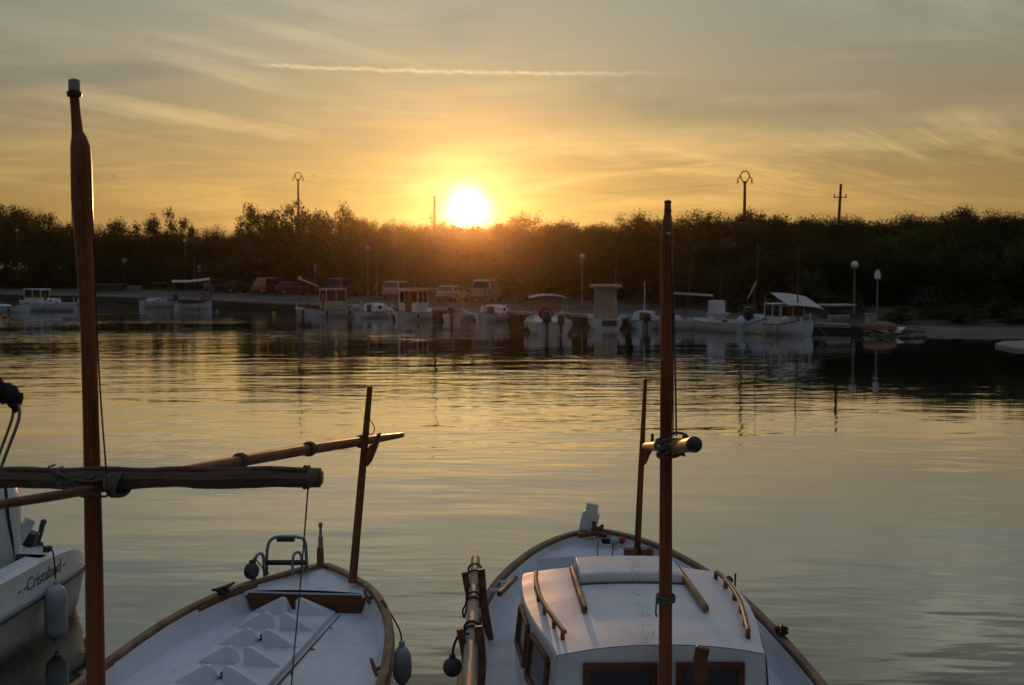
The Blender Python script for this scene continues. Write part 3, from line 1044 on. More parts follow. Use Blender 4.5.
mb = MB()
mb.sweep([PM @ Vector((.352, y_, -.036)) for y_ in (1.5, .5, -.5, -1.5)], .012, .010)
seam = mb.build('deck_seam', M_bulk, boatA)
for y_ in (1.2, .75, .3, -.15):
    MB().lathe([(.012, -.002), (.012, .003), (.006, .005)], PM @ Vector((.375, y_, -.036)), 10).build('screw_head', M_metal_dk, boatA)
# ---------- mast
mk = []
prof_px = [(74.5, 97, 4.6), (76, 115, 4.8), (77.5, 132, 5.6), (79, 138, 7.5), (80.5, 147, 9.6), (81.3, 165, 10.2), (82, 200, 10.4), (83.5, 225, 9.6), (85, 260, 8.2), (87, 300, 7.8), (89, 340, 7.8), (91, 420, 7.9), (92.5, 480, 8.4), (94, 560, 8.9), (95.2, 640, 9.2), (96, 685, 9.4)]
YM = 5.24
pts, rad = [], []
for px, py, hw in prof_px:
    p = at(px, py, YM)
    pts.append(LA(p))
    rad.append(hw * YM / F_PX)
base = pts[-1] + (pts[-1] - pts[-2]) * 2.6
base.z = zdA(base.y) - 0.02
pts.append(base); rad.append(rad[-1])
mast = MB().tube(pts, rad, 16).build('mast', M_mast, boatA, 60)
# the strip of bunting sheath against the mast: a doubled batten along its left side
dl = [LA(at(px, py, YM - 0.085)) for px, py in ((79, 165), (79.5, 210), (82, 260), (85, 310), (87.5, 350), (90, 420), (91.5, 470))]
MB().tube(dl, [0.006, .008, .008, .007, .007, .006, .006], 8).build('halyard_batten', M_teak, mast)
tp = LA(at(74.4, 96, YM))
MB().lathe([(0.030, -0.004), (0.034, 0.006), (0.034, 0.018), (0.024, 0.022)], tp, 16).build('light_base', M_metal_dk, mast)
MB().lathe([(0.023, 0.02), (0.026, 0.024), (0.026, 0.066), (0.022, 0.074), (0.01, 0.078)], tp, 18).build('masthead_light', M_acrylic, mast)
# halyard
hp_ = [LA(at(px, py, y_)) for px, py, y_ in ((90.5, 172, 5.16), (93.5, 240, 5.15), (96, 310, 5.12), (99.5, 380, 5.06), (103, 430, 5.02), (106.5, 474, 4.98))]
MB().tube(cat(hp_, 5), 0.0042, 6).build('halyard', M_dkrope, boatA)

# furled sail on its boom, across the boat in front of the mast
YB = 5.06
bp0, bp1 = at(-170, 479, YB - 0.10), at(320, 477.5, YB + 0.10)
N = 46
rows = []
rg = random.Random(4)
for i in range(N + 1):
    u = i / N
    c = LA(bp0.lerp(bp1, u))
    ring = []
    ph = u * 40
    for j in range(16):
        a = 2 * math.pi * j / 16
        r = 0.046 + 0.004 * math.sin(3 * a + ph * 0.6) + 0.0025 * math.sin(7 * a + ph * 1.7) + 0.003 * math.sin(ph * 0.9 + a)
        if i in (0, N):
            r *= 0.93
        rx, rz = math.cos(a) * r * 1.05, math.sin(a) * r
        ring.append(c + Vector((0, rx, rz)))
    rows.append(ring)
mb = MB().grid(rows, close=True)
mb.f.append(tuple(range(16)))
mb.f.append(tuple(N * 16 + j for j in range(15, -1, -1)))
sail = mb.build('furled_sail', M_canvas, boatA, 60)
# stowed flap: seam fold along the top
fold = [LA(bp0.lerp(bp1, u) + Vector((0, -0.02, 0.042 + 0.004 * math.sin(u * 37)))) for u in np.linspace(0.02, 0.97, 40)]
MB().tube(fold, 0.012, 8).build('cloth_fold', M_canvas, sail)
fold = [LA(bp0.lerp(bp1, u) + Vector((0, -0.047, 0.004 + 0.003 * math.sin(u * 23)))) for u in np.linspace(0.02, 0.99, 40)]
MB().tube(fold, 0.007, 8).build('cloth_seam', M_canvas, sail)
e1 = LA(bp1)
MB().tube([e1 - Vector((0.012, 0, 0)), e1 + Vector((0.012, 0.002, 0))], 0.030, 14).build('boom_end', M_teak, sail)
for k in range(2):
    mb = MB()
    c = e1 - Vector((0.055 + 0.016 * k, 0, 0))
    mb.tube([c + Vector((0, 0.052 * math.cos(a), 0.052 * math.sin(a))) for a in np.linspace(0, 6.283, 18)], 0.005, 6, cap=False)
    mb.build('lashing', M_dkrope, sail)

# long yard
yk = [at(-120, 527, 3.95), at(0, 504.5, 4.42), at(60, 495, 4.82), at(113, 485.5, 5.13), at(205, 467.5, 6.0), at(300, 450.5, 7.6), at(366, 440.5, 9.12), at(402, 435, 10.2)]
yr = [.017, .0195, .021, .023, .031, .038, .037, .024]
yard = MB().tube([LA(p) for p in yk], yr, 14).build('yard', M_spar, boatA, 60)
for (px, py, yy, r) in ((240, 461, 6.5, .039), (309, 449, 7.75, .043), (361, 441.5, 9.0, .044)):
    c = LA(at(px, py, yy))
    d = (LA(yk[6]) - LA(yk[4])).normalized()
    u = d.cross(Vector((0, 0, 1))).normalized(); w = u.cross(d)
    for k in range(3):
        mb = MB()
        mb.tube([c + d * (0.018 * (k - 1)) + (u * math.cos(a) + w * math.sin(a)) * r for a in np.linspace(0, 6.283, 18)], 0.009, 6, cap=False)
        mb.build('lashing', M_rope, yard)
# rope knot at the mast: turns around sail, yard and mast
mb = MB()
cm = LA(at(93, 478, YM - 0.06))
ck = LA(at(116, 484, 5.03))
for k in range(4):
    q = ck + Vector((0.013 * k - 0.02, 0.02, 0.0))
    mb.tube([q + Vector((0.008 * math.sin(a * 2 + k), 0.085 * math.cos(a), 0.052 * math.sin(a) - 0.004)) for a in np.linspace(0, 6.283, 22)], 0.0085, 7, cap=False)
for k in range(5):
    s0, s1 = rg.uniform(-.05, .0), rg.uniform(0.0, .09)
    z0_, z1_ = rg.uniform(-.03, .05), rg.uniform(-.06, .05)
    a_ = cm + Vector((-0.07 + s0, -0.178, z0_ + 0.03)); b_ = cm + Vector((0.05 + s1, -0.180, z1_ - .01))
    mb.tube(cat([a_ + Vector((-0.02, 0.09, 0)), a_, a_.lerp(b_, .5) + Vector((0, -0.02, -0.012)), b_, b_ + Vector((0.03, 0.06, 0.01))], 6), 0.0055, 6)
mb.build('rope_knot', M_rope, boatA)
# line hanging from the end of the boom to the deck
hl = [at(308, 488, YB + 0.09), at(304, 540, 5.3), at(299, 600, 5.55), at(291, 690, 5.7)]
e = hl[-1] + (hl[-1] - hl[-2]) * 0.9
e.z = 0.6
MB().tube(cat([LA(p) for p in hl + [e]], 8), 0.0038, 6).build('sheet_line', M_rope, boatA)

# crutch post on the foredeck, with its forked jaw
c0, c1 = onz(352.5, 580, 0.885), None
Yc = c0.y
c1 = at(370, 386, Yc + 0.05)
MB().tube([LA(c0) - Vector((0, 0, .02)), LA(c0.lerp(c1, .5)), LA(c1)], [0.034, 0.031, 0.022], 12).build('crutch_post', M_spar, boatA, 60)
jaw = [(365, 464), (366, 452), (369, 446), (374, 443), (377, 434), (380, 433), (379.5, 440), (376, 450), (371, 462), (367, 467)]
jm = MB()
A = [LA(at(px, py, Yc - 0.02)) for px, py in jaw]
B_ = [p + Vector((0, 0.045, 0)) for p in A]
k = len(jaw)
jm.add(A + B_, [tuple(range(k)), tuple(range(2 * k - 1, k - 1, -1))] + [(i, i + k, (i + 1) % k + k, (i + 1) % k) for i in range(k)])
jm.build('crutch_jaw', M_spar, boatA, bevel=0.004)
lp = [LA(at(px, py, Yc)) for px, py in ((368, 418), (373, 424), (374.5, 430), (371, 435), (369, 433))]
MB().tube(cat(lp, 6), 0.004, 6).build('cord', M_dkrope, boatA)

# stem post with a metal light staff
q = onz(320, 566, 0.93)
q.y += 0.02
ql = LA(q)
MB().box(ql + Vector((0, 0, 0.075)), (0.055, 0.05, 0.16), taper=(0.85, 0.8)).build('stem_post', M_spar, boatA, bevel=0.006)
MB().lathe([(0.020, 0.0), (0.020, 0.09), (0.012, 0.10), (0.012, 0.17), (0.017, 0.175), (0.017, 0.20), (0.006, 0.21)], ql + Vector((0.004, 0, 0.15)), 12).build('bow_staff', M_steel, boatA)

# folded boarding ladder and small hand hoops at the bow
def hoop(pl, r, name, m_, par):
    return MB().tube(cat(pl, 7), r, 8).build(name, m_, par, 60)


lz = 9.25
ld = hoop([LA(at(266.5, 575, lz)), LA(at(267, 552, lz)), LA(at(270, 541, lz)), LA(at(278, 537, lz)), LA(at(298, 537, lz)), LA(at(304.5, 541, lz)), LA(at(306, 552, lz)), LA(at(307, 572, lz))], 0.014, 'boarding_ladder', M_steel, boatA)
MB().tube([LA(at(277, 539, lz - .005)), LA(at(294.5, 539, lz - .005))], 0.024, 10).build('ladder_pad', M_rubber, ld)
MB().tube([LA(at(266.5, 562.5, lz)), LA(at(306.5, 562.5, lz))], 0.022, 10).build('ladder_step', M_rubber, ld)
hoop([LA(at(254, 580, 9.05)), LA(at(254.5, 563, 9.05)), LA(at(257, 555.5, 9.05)), LA(at(261, 553.5, 9.07)), LA(at(263.5, 558, 9.1)), LA(at(264.5, 576, 9.12))], 0.013, 'hand_hoop', M_steel, boatA)
hoop([LA(at(292.5, 573, 9.12)), LA(at(293, 558, 9.12)), LA(at(295.5, 553, 9.12)), LA(at(299, 552.5, 9.14)), LA(at(301.5, 557, 9.16)), LA(at(302.5, 571, 9.18))], 0.012, 'hand_hoop', M_steel, boatA)

# cleats
def cleat(p, ang, s, m_, par, wood=None):
    rm = Matrix.Rotation(ang, 4, 'Z')
    def X(v):
        return Vector(p) + (rm @ Vector(v))
    mb = MB()
    mb.tube([X((-.10 * s, 0, .045 * s)), X((-.04 * s, 0, .035 * s)), X((.04 * s, 0, .035 * s)), X((.10 * s, 0, .045 * s))], [.008 * s, .014 * s, .014 * s, .008 * s], 8)
    mb.tube([X((-.025 * s, 0, -.01)), X((-.025 * s, 0, .035 * s))], .012 * s, 8)
    mb.tube([X((.025 * s, 0, -.01)), X((.025 * s, 0, .035 * s))], .012 * s, 8)
    return mb.build('cleat', m_, par, 60)


def coil(p, r, turns, tr, m_, par, name='rope_coil', tilt=0.0):
    mb = MB()
    rr = random.Random(int(p[0] * 1000) + 3)
    for k in range(turns):
        ox, oy = rr.uniform(-.2, .2) * r, rr.uniform(-.2, .2) * r
        ph = rr.uniform(0, 6)
        e_ = rr.uniform(.7, 1.15)
        mb.tube([Vector(p) + Vector((ox + r * e_ * math.cos(a + ph), oy + 0.6 * r * math.sin(a + ph), tr * (0.8 + 1.5 * k) + tilt * math.cos(a + ph))) for a in np.linspace(0, 6.0, 18)], tr, 6)
    return mb.build(name, m_, par, 60)


pg = LA(onz(211, 612, 0.80)); pg.y += 0.32
bq, zq, _ = interp_secs(SA, pg.y)
MB().sweep([(-interp_secs(SA, pg.y + d)[0] + 0.035, pg.y + d, zq + d * .05 - 0.015) for d in (-.28, -.12, .05, .2, .30)], 0.045, 0.035).build('cleat_block', M_teak, boatA)
cleat((-bq + 0.035, pg.y, zq + 0.02), 1.15, 1.2, M_metal_dk, boatA)
coil((-bq + 0.04, pg.y - 0.03, zq + 0.022), 0.045, 3, 0.008, M_dkrope, boatA)
pg = LA(onz(86, 672, 0.75))
bq, zq, _ = interp_secs(SA, pg.y)
MB().tube([(-bq + 0.03, pg.y - .08, zq), (-bq + 0.06, pg.y + .2, zq + .01)], 0.014, 8).build('belaying_pin', M_teak, boatA)
for px, py in ((379, 609), (372, 668)):
    pg = LA(onz(px, py, 0.74))
    bq, zq, _ = interp_secs(SA, pg.y)
    MB().tube([(bq - .12, pg.y + .06, zq + .035), (bq - .085, pg.y, zq - .01), (bq - .06, pg.y - .05, zq - .035)], [.011, .017, .013], 8).tube([(bq - .03, pg.y + .02, zq - .0), (bq - .09, pg.y - .01, zq - .02)], 0.013, 8).build('wooden_cleat', M_teak, boatA)
# fender rope over the gunwale
pf = onz(399, 672, 0.46)
fy = LA(pf).y
bq, zq, _ = interp_secs(SA, fy + .35)
bq2, zq2, _ = interp_secs(SA, fy)
MB().tube(cat([(bq - .06, fy + .42, zq - .01), (bq - .03, fy + .40, zq + .036), (bq + .02, fy + .30, zq + .03), (bq2 + .055, fy + .06, zq - .07), (bq2 + .085, fy, 0.66)], 6), 0.006, 6).build('fender_line', M_dkrope, boatA)


def fender(label, p, r, h, m_, group=None, eye=True):
    t = thing('boat_fender', label, 'fender', p, 0, group)
    MB().lathe([(.02, -h / 2), (r * .6, -h / 2 + .02), (r * .92, -h / 2 + .06), (r, -h / 2 + .11), (r, h / 2 - .11), (r * .92, h / 2 - .06), (r * .6, h / 2 - .02), (.02, h / 2)], (0, 0, 0), 20).build('body', m_, t, 70)
    MB().lathe([(.022, h / 2 - .005), (.022, h / 2 + .03), (.012, h / 2 + .04)], (0, 0, 0), 12).build('end_cap', m_, t)
    MB().lathe([(.012, -h / 2 - .04), (.022, -h / 2 - .03), (.022, -h / 2 + .005)], (0, 0, 0), 12).build('end_cap', m_, t)
    return t


wf = boatA.matrix_world
A_inv = Matrix.Translation(o_loc) @ Matrix.Rotation(o_rot, 4, 'Z')
fender('grey white cylindrical fender hanging outside the right gunwale of the open boat', A_inv @ Vector((bq2 + .085, fy, 0.51)), 0.070, 0.28, M_fender, 'fenders hanging on the near boats')
pb = at(251.5, 571, 9.0)
tb = thing('ball_fender', 'small dark reddish ball fender at the bow of the open boat', 'fender', pb, 0, 'fenders hanging on the near boats')
MB().ball((0, 0, 0), 0.062, 18, (1, 1, 1.12)).build('body', M_dkball, tb, 70)
MB().lathe([(.02, .06), (.018, .085), (.01, .09)], (0, 0, 0), 10).build('eye', M_rubber, tb)
MB().tube(cat([LA(pb + Vector((0, 0, .08))), LA(pb + Vector((.03, .0, .10))), LA(pb + Vector((.09, .01, .02))), LA(pb + Vector((.14, .02, -.03)))], 6), 0.005, 6).build('fender_line', M_dkrope, boatA)

# ---------- the cabin boat
c_loc = Vector((0.765, 7.0, 0))
c_rot = 0.02
boatB = thing('cabin_boat', 'white wooden cabin boat with windows, roof rails and reddish mast at lower right', 'boat', c_loc, c_rot)
LB = Frame(c_loc, c_rot)
B_inv = Matrix.Translation(c_loc) @ Matrix.Rotation(c_rot, 4, 'Z')
keysB = [(2.72, .02, 1.10, -.05), (2.68, .10, 1.097, -.1), (2.58, .24, 1.09, -.2), (2.40, .42, 1.075, -.28), (2.1, .63, 1.04, -.33), (1.6, .855, .985, -.36), (1.0, 1.0, .935, -.38), (.2, 1.09, .885, -.4),
         (-.8, 1.12, .855, -.4), (-1.8, 1.07, .855, -.4), (-2.6, .88, .885, -.35), (-3.2, .55, .93, -.25), (-3.55, .06, .97, -.1)]
keysB = [(y, b * .97, zs, zk) for y, b, zs, zk in keysB]
SB = cat(keysB, 6)
hull_shell(MB(), SB).build('hull', M_white, boatB, 50)


def zdB(y):
    return float(np.interp(y, [-3.6, -1, 1, 2.0, 2.8], [.66, .68, .76, .86, .90]))


rows, rl, rr = [], [], []
for (y, b, zs, zk) in SB:
    bi = max(b - 0.045, 0.004)
    bd = max(b - 0.10, 0.003)
    z = min(zdB(y), zs - 0.02)
    rows.append([(-bd + 2 * bd * k / 8, y, z + 0.01 * (1 - (2 * k / 8 - 1) ** 2)) for k in range(9)])
    rl.append([(-bi, y, zs - 0.005), (-(bi + bd) / 2, y, (z + zs) / 2), (-bd - 0.001, y, z + 0.025), (-bd + 0.015, y, z + 0.001)])
    rr.append([(bi, y, zs - 0.005), ((bi + bd) / 2, y, (z + zs) / 2), (bd + 0.001, y, z + 0.025), (bd - 0.015, y, z + 0.001)])
MB().grid(rows).build('deck', M_deck, boatB, 40)
MB().grid(rl).grid(rr).build('bulwark', M_deck, boatB, 40)
gl, gr = gunwale_paths(SB, -0.012, 0.012)
MB().sweep(gl, 0.058, 0.032).sweep(gr, 0.058, 0.032).build('gunwale', M_gunwale, boatB, 40)
g1, g2 = gunwale_paths([s for s in SB if -3.5 < s[0] < 2.7], 0.014, -0.055)
MB().sweep(g1, 0.03, 0.04).sweep(g2, 0.03, 0.04).build('rubbing_strake', M_gunwale, boatB, 40)
# bulwark stringers seen inside on the right
mb = MB()
for dz, sh in ((0.06, 0.052), (0.14, 0.072)):
    pth = []
    for (y, b, zs, zk) in SB:
        if -2.6 < y < 0.9:
            pth.append((b - sh, y, zs - dz))
    mb.sweep(pth, 0.02, 0.022)
mb.build('stringer', M_white, boatB)
# low breakwater step across the bow
rows = []
for k in range(15):
    u = -1 + 2 * k / 14
    b = interp_secs(SB, 2.06)[0] - 0.075
    yb = 2.14 + 0.08 * (1 - u * u)
    rows.append([(u * b, yb, zdB(2.06) - .06), (u * b, yb, 1.005), (u * b * .98, yb + .06, 1.012)])
mb = MB().grid(rows)
rows = []
for (y, b, zs, zk) in [s for s in SB if s[0] >= 2.2]:
    bi = max(b - .05, .003)
    rows.append([(-bi + 2 * bi * k / 8, y, zs - 0.05) for k in range(9)])
mb.grid(rows)
mb.build('foredeck', M_deck, boatB, 40)

n_before = set(COL.objects)
# cabin: roof outline and raked sides
CAB_DX = 0.03
roof_y = [0.96, 0.90, 0.6, 0.2, -0.2, -0.5, -0.76, -0.92]
roof_w = [0.67, 0.70, 0.715, 0.71, 0.675, 0.63, 0.585, 0.565]
roof_z = [1.20, 1.205, 1.215, 1.225, 1.235, 1.24, 1.245, 1.245]
RO = cat(list(zip(roof_y, roof_w, roof_z)), 4)
rows = []
for (y, w, z) in RO:
    r = []
    for k in range(17):
        u = -1 + 2 * k / 16
        r.append((u * w, y, z + 0.055 * (1 - abs(u) ** 2.2)))
    rows.append([(-w - 0.004, y, z - 0.035)] + [(-w - 0.006, y, z - 0.012)] + r + [(w + 0.006, y, z - 0.012)] + [(w + 0.004, y, z - 0.035)])
mb = MB().grid(rows)
mb.f.append(tuple(range(len(rows[0]))))
cabroof = mb.build('cabin_roof', M_roof, boatB, 48)
rows_l, rows_r = [], []
for (y, w, z) in RO:
    zb = zdB(y) - 0.01
    rows_l.append([(-w + .004, y, z - 0.03), (-w - 0.05, y, zb)])
    rows_r.append([(w - .004, y, z - 0.03), (w + 0.05, y, zb)])
mb = MB().grid(rows_l).grid(rows_r)
for row, ya in ((RO[0], 0.0), (RO[-1], 0.004)):
    y, w, z = row
    zb = zdB(y) - .3 if ya else zdB(y) - .01
    top = [(-w + 2 * w * k / 16, y, z + 0.055 * (1 - abs(-1 + 2 * k / 16) ** 2.2) - 0.004) for k in range(17)]
    bot = [((-1 + 2 * k / 16) * (w + .05), y, zb) for k in range(17)]
    mb.grid([top, bot])
cab = mb.build('cabin_wall', M_white, boatB, 40)


def side_window(y0, y1, z0, z1, s):
    def P_(y, z, off):
        w = float(np.interp(y, [r[0] for r in RO][::-1], [r[1] for r in RO][::-1]))
        zr = float(np.interp(y, [r[0] for r in RO][::-1], [r[2] for r in RO][::-1])) - .03
        zb = zdB(y)
        f = (zr - z) / (zr - zb)
        return Vector((s * (w + 0.05 * f + off), y, z))
    ov = [(y0, z1), (y0, z0 + .02), (y0 - .03, z0), (y1 + .03, z0), (y1, z0 + .02), (y1, z1)]
    cyc = [(y0, z1 - .02), (y0 - .02, z1), (y1 + .02, z1), (y1, z1 - .02), (y1, z0 + .02), (y1 + .02, z0), (y0 - .02, z0), (y0, z0 + .02)]
    path = [P_(y, z, 0.010) for y, z in cyc] + [P_(*cyc[0], 0.010)]
    mb = MB()
    for i in range(len(cyc)):
        mb.tube([path[i], path[i + 1]], 0.017, 8)
    f = mb.build('window_frame', M_teak, boatB, 40)
    MB().add([P_(y, z, 0.006) for y, z in cyc], [tuple(range(8))]).build('pane', M_glasst, f, 0)


for s in (-1, 1):
    side_window(0.36, -0.12, 0.90, 1.145, s)
    side_window(-0.24, -0.72, 0.88, 1.145, s)
ya = RO[-1][0] - 0.006


def aft_window(x0, x1, z0, z1):
    def bar(a, b):
        MBs.box(((a[0] + b[0]) / 2, ya - .010, (a[1] + b[1]) / 2), (abs(a[0] - b[0]) + .04, .024, abs(a[1] - b[1]) + .04))
    MBs = MB()
    bar((x0, z1), (x1, z1)); bar((x0, z0), (x1, z0))
    MBs.box((x0, ya - .010, (z0 + z1) / 2), (.04, .022, z1 - z0 - .042)); MBs.box((x1, ya - .010, (z0 + z1) / 2), (.04, .022, z1 - z0 - .042))
    f = MBs.build('window_frame', M_bulk, boatB, bevel=0.004)
    MB().box(((x0 + x1) / 2, ya - .004, (z0 + z1) / 2), (x1 - x0 - .03, .006, z1 - z0 - .03)).build('pane', M_glassd, f, 0)


xw = [LB(at(px, 668, 6.1)).x - CAB_DX for px in (586, 653, 679, 740)]
aft_window(xw[0], xw[1], 0.86, 1.185)
aft_window(xw[2], xw[3], 0.86, 1.185)

# hatch, grab bars, rails on the roof
def roofz(x, y):
    w = float(np.interp(y, [r[0] for r in RO][::-1], [r[1] for r in RO][::-1]))
    z = float(np.interp(y, [r[0] for r in RO][::-1], [r[2] for r in RO][::-1]))
    return z + 0.055 * (1 - min(1, abs(x / w)) ** 2.2)


rows = []
for y, inset, dz in ((0.42, 0, -.02), (0.42, 0, .066), (0.435, .012, .078), (0.86, .012, .078), (0.875, 0, .066), (0.875, 0, -.02)):
    rows.append([((-1 + k / 5) * (0.345 - inset), y, roofz((-1 + k / 5) * .345, 0.62) + dz - 0.01 * 0 - .0) for k in range(11)])
mb = MB().grid(rows)
n_ = 11
mb.f.append(tuple(i * n_ for i in range(6)))
mb.f.append(tuple(i * n_ + n_ - 1 for i in range(5, -1, -1)))
mb.build('roof_hatch', M_roof, boatB, 35, bevel=0.004)
MB().sweep([((-1 + k / 5) * 0.35, 0.405, roofz((-1 + k / 5) * .35, 0.4) + .006) for k in range(11)], 0.012, 0.012).build('hatch_seam', M_teak, boatB)
for s in (-1, 1):
    pts = [(s * 0.365, y, roofz(.365, y) + 0.028) for y in (0.76, 0.4, 0.0, -0.28)]
    MB().sweep(pts, 0.036, 0.046).build('grab_bar', M_gunwale, boatB, bevel=0.004)
    rail = [(s * x, y, roofz(x, y) + 0.055) for x, y in ((.615, .68), (.63, .43), (.625, .13), (.60, -.17), (.56, -.46), (.515, -.74))]
    r_ = MB().sweep(cat(rail, 5), 0.026, 0.026).build('hand_rail', M_gunwale, boatB, bevel=0.003)
    for q in (0.02, .22, .42, .62, .80, .98):
        c = cat(rail, 5)
        p = Vector(c[int(q * (len(c) - 1))])
        MB().box(p - Vector((0, 0, .032)), (.022, .05, .045), taper=(.9, .6)).build('rail_foot', M_teak, r_)

for o in set(COL.objects) - n_before:
    if o.parent == boatB:
        o.location.x += CAB_DX
# mast
pts, rad = [], []
YB2 = 5.93
for px, py, hw in ((667.8, 203, 3.2), (667.6, 214, 3.6), (667.4, 224, 5.4), (667, 238, 6.6), (666.6, 250, 7.0), (666.4, 300, 6.3), (666.3, 380, 6.2), (666, 470, 6.3), (665.6, 560, 6.7), (665.3, 685, 6.9)):
    pts.append(LB(at(px, py, YB2)))
    rad.append(hw * YB2 / F_PX)
b_ = pts[-1].copy(); b_.z = 0.55
pts.append(b_); rad.append(rad[-1])
mastB = MB().tube(pts, rad, 16).build('mast', M_mast, boatB, 60)
tp = LB(at(667.8, 212, YB2))
MB().lathe([(.017, -.004), (.019, .0), (.019, .012), (.016, .016)], tp + Vector((0, 0, 0.0)), 16).lathe([(.016, .044), (.019, .047), (.019, .056), (.010, .062)], tp, 16).build('light_base', M_metal_dk, mastB)
MB().lathe([(.0155, .014), (.0155, .046)], tp, 16).build('masthead_light', M_acrylic, mastB)
# sheave and halyard on the right side
MB().ball(LB(at(668.5, 234, YB2 - .045)), 0.012, 12).build('sheave', M_steel, mastB)
hh = [LB(at(px, py, y_)) for px, py, y_ in ((668.6, 236, 5.87), (671, 262, 5.87), (673.5, 300, 5.88), (675, 360, 5.88), (676.3, 436, 5.82))]
MB().tube(cat(hh, 6), 0.0052, 6).build('halyard', M_rope, boatB)
hh = [LB(at(px, py, y_)) for px, py, y_ in ((669.5, 246, 5.865), (672.3, 300, 5.87), (673, 400, 5.87), (673.2, 437, 5.85))]
MB().tube(cat(hh, 6), 0.0036, 6).build('halyard', M_dkrope, boatB)
mb = MB()
for k in range(3):
    c = LB(at(665.6, 596 + 2.6 * k, YB2))
    mb.tube([c + Vector((.047 * math.cos(a), .047 * math.sin(a), .004 * math.sin(a + k))) for a in np.linspace(0, 6.283, 20)], .007, 6, cap=False)
c = LB(at(658.5, 598, YB2 - .01))
mb.tube(cat([c, c + Vector((-.01, 0, -.03)), c + Vector((-.014, 0, -.075)), c + Vector((-.008, 0, -.10))], 5), .005, 6)
mb.build('rope_turns', M_rope, mastB)

# yard seen nearly end on, from the bow crutch to just past the mast
yy0, yy1, yy2 = at(645, 446.5, 9.25), at(665, 447.5, 6.02), at(694, 444.5, 5.05)
yy1 = at(676, 446.3, 5.80)
yd = MB().tube([LB(yy0 + (yy0 - yy1) * 0.12), LB(yy0), LB(yy0.lerp(yy1, .55)), LB(yy1), LB(yy2)], [.028, .030, .034, .037, .034], 14).build('yard', M_spar, boatB, 60)
MB().ball(LB(yy2), 0.038, 16).build('yard_end', M_metal_dk, yd, 70)
mb = MB()
cc = LB(at(670, 447, 5.86))
for k in range(5):
    rr_ = 0.052 + .004 * k
    tl = (k - 2) * 0.35
    mb.tube([cc + Vector((rr_ * 1.15 * math.cos(a), .07 * math.sin(a), (.016 * (k - 2)) + .035 * math.sin(a + k) * (1 if k % 2 else -1))) for a in np.linspace(0, 6.283, 24)], .0075, 7, cap=False)
c2 = LB(at(683, 444, 5.45))
mb.tube(cat([cc + Vector((-.045, -.075, .03)), cc + Vector((.0, -.085, .005)), cc + Vector((.05, -.11, -.022)), c2 + Vector((.0, -.02, -.05))], 6), .008, 7)
mb.tube(cat([cc + Vector((-.05, -.07, -.035)), cc + Vector((.0, -.085, .0)), cc + Vector((.045, -.10, .035)), c2 + Vector((0.01, .0, .045)), c2 + Vector((.04, .0, -.0))], 6), .008, 7)
mb.build('rope_knot', M_rope, boatB)

# bow crutch post
c0 = onz(637, 551, 1.04)
c1 = at(645.5, 379, c0.y + .03)
MB().tube([LB(c0) - Vector((0, 0, .06)), LB(c0.lerp(c1, .5)), LB(c1)], [.028, .024, .014], 12).build('crutch_post', M_mast, boatB, 60)
jaw = [(642.5, 464), (643.5, 452), (645, 449), (649, 449), (651, 446), (651.5, 434), (654, 434), (654, 449), (650, 455), (647, 463), (644, 466)]
A = [LB(at(px, py, c0.y - .03)) for px, py in jaw]
B_ = [p + Vector((0, .045, 0)) for p in A]
k = len(jaw)
MB().add(A + B_, [tuple(range(k)), tuple(range(2 * k - 1, k - 1, -1))] + [(i, i + k, (i + 1) % k + k, (i + 1) % k) for i in range(k)]).build('crutch_jaw', M_mast, boatB, bevel=.004)
p = LB(c0)
MB().box(p + Vector((-.06, -.03, .0)), (.10, .09, .06)).box(p + Vector((.075, -.03, .0)), (.10, .09, .06)).build('mast_step', M_teak, boatB, bevel=.006)

# stem board: tall stepped white board rising at the bow, with a wooden fairlead
sb = [(577.5, 537.5), (580, 522), (583, 511.5), (585.5, 511), (587, 503), (598, 505.5), (597.5, 515), (599.5, 515.5), (597, 526), (593, 539)]
Ys = 9.66
A = [LB(at(px, py, Ys)) for px, py in sb]
B_ = [q + Vector((.01, .05, 0)) for q in A]
k = len(sb)
MB().add(A + B_, [tuple(range(k)), tuple(range(2 * k - 1, k - 1, -1))] + [(i, i + k, (i + 1) % k + k, (i + 1) % k) for i in range(k)]).build('stem_board', M_white, boatB, bevel=.005)
p = LB(at(594, 534, 9.6))
MB().tube([p + Vector((-.04, 0, -.01)), p + Vector((.0, 0, .03)), p + Vector((.06, 0, .05)), p + Vector((.075, 0, .08))], [.02, .03, .022, .014], 10).box(p + Vector((.0, 0, .06)), (.03, .03, .10)).build('fairlead', M_bulk, boatB, bevel=.004)
p = LB(onz(600, 538, 1.10))
MB().sweep([p + Vector((-.18, .02, .015)), p + Vector((-.05, .05, .03)), p + Vector((.06, .03, .015))], .05, .04).build('stem_cap', M_bulk, boatB)
p = LB(at(618, 541, 9.45))
tf = thing('mooring_float', 'small red and white float lying on the bow of the cabin boat', 'float', B_inv @ p, 0.5)
MB().ball((-.03, 0, 0), .034, 14, (1.3, 1, 1)).build('white_half', M_fender, tf, 70)
MB().ball((.04, 0, 0), .032, 14, (1.0, 1, 1)).build('red_half', M_red, tf, 70)
coil(p + Vector((-.10, 0, -.02)), .03, 3, .008, M_dkrope, boatB)
MB().tube(cat([LB(at(599, 541, 9.5)), LB(at(597, 548, 9.3)), LB(at(598, 556, 9.15))], 5), .004, 6).build('deck_line', M_dkrope, boatB)
MB().tube(cat([LB(at(612, 542, 9.5)), LB(at(613, 548, 9.3)), LB(at(612, 556, 9.15))], 5), .004, 6).build('deck_line', M_dkrope, boatB)

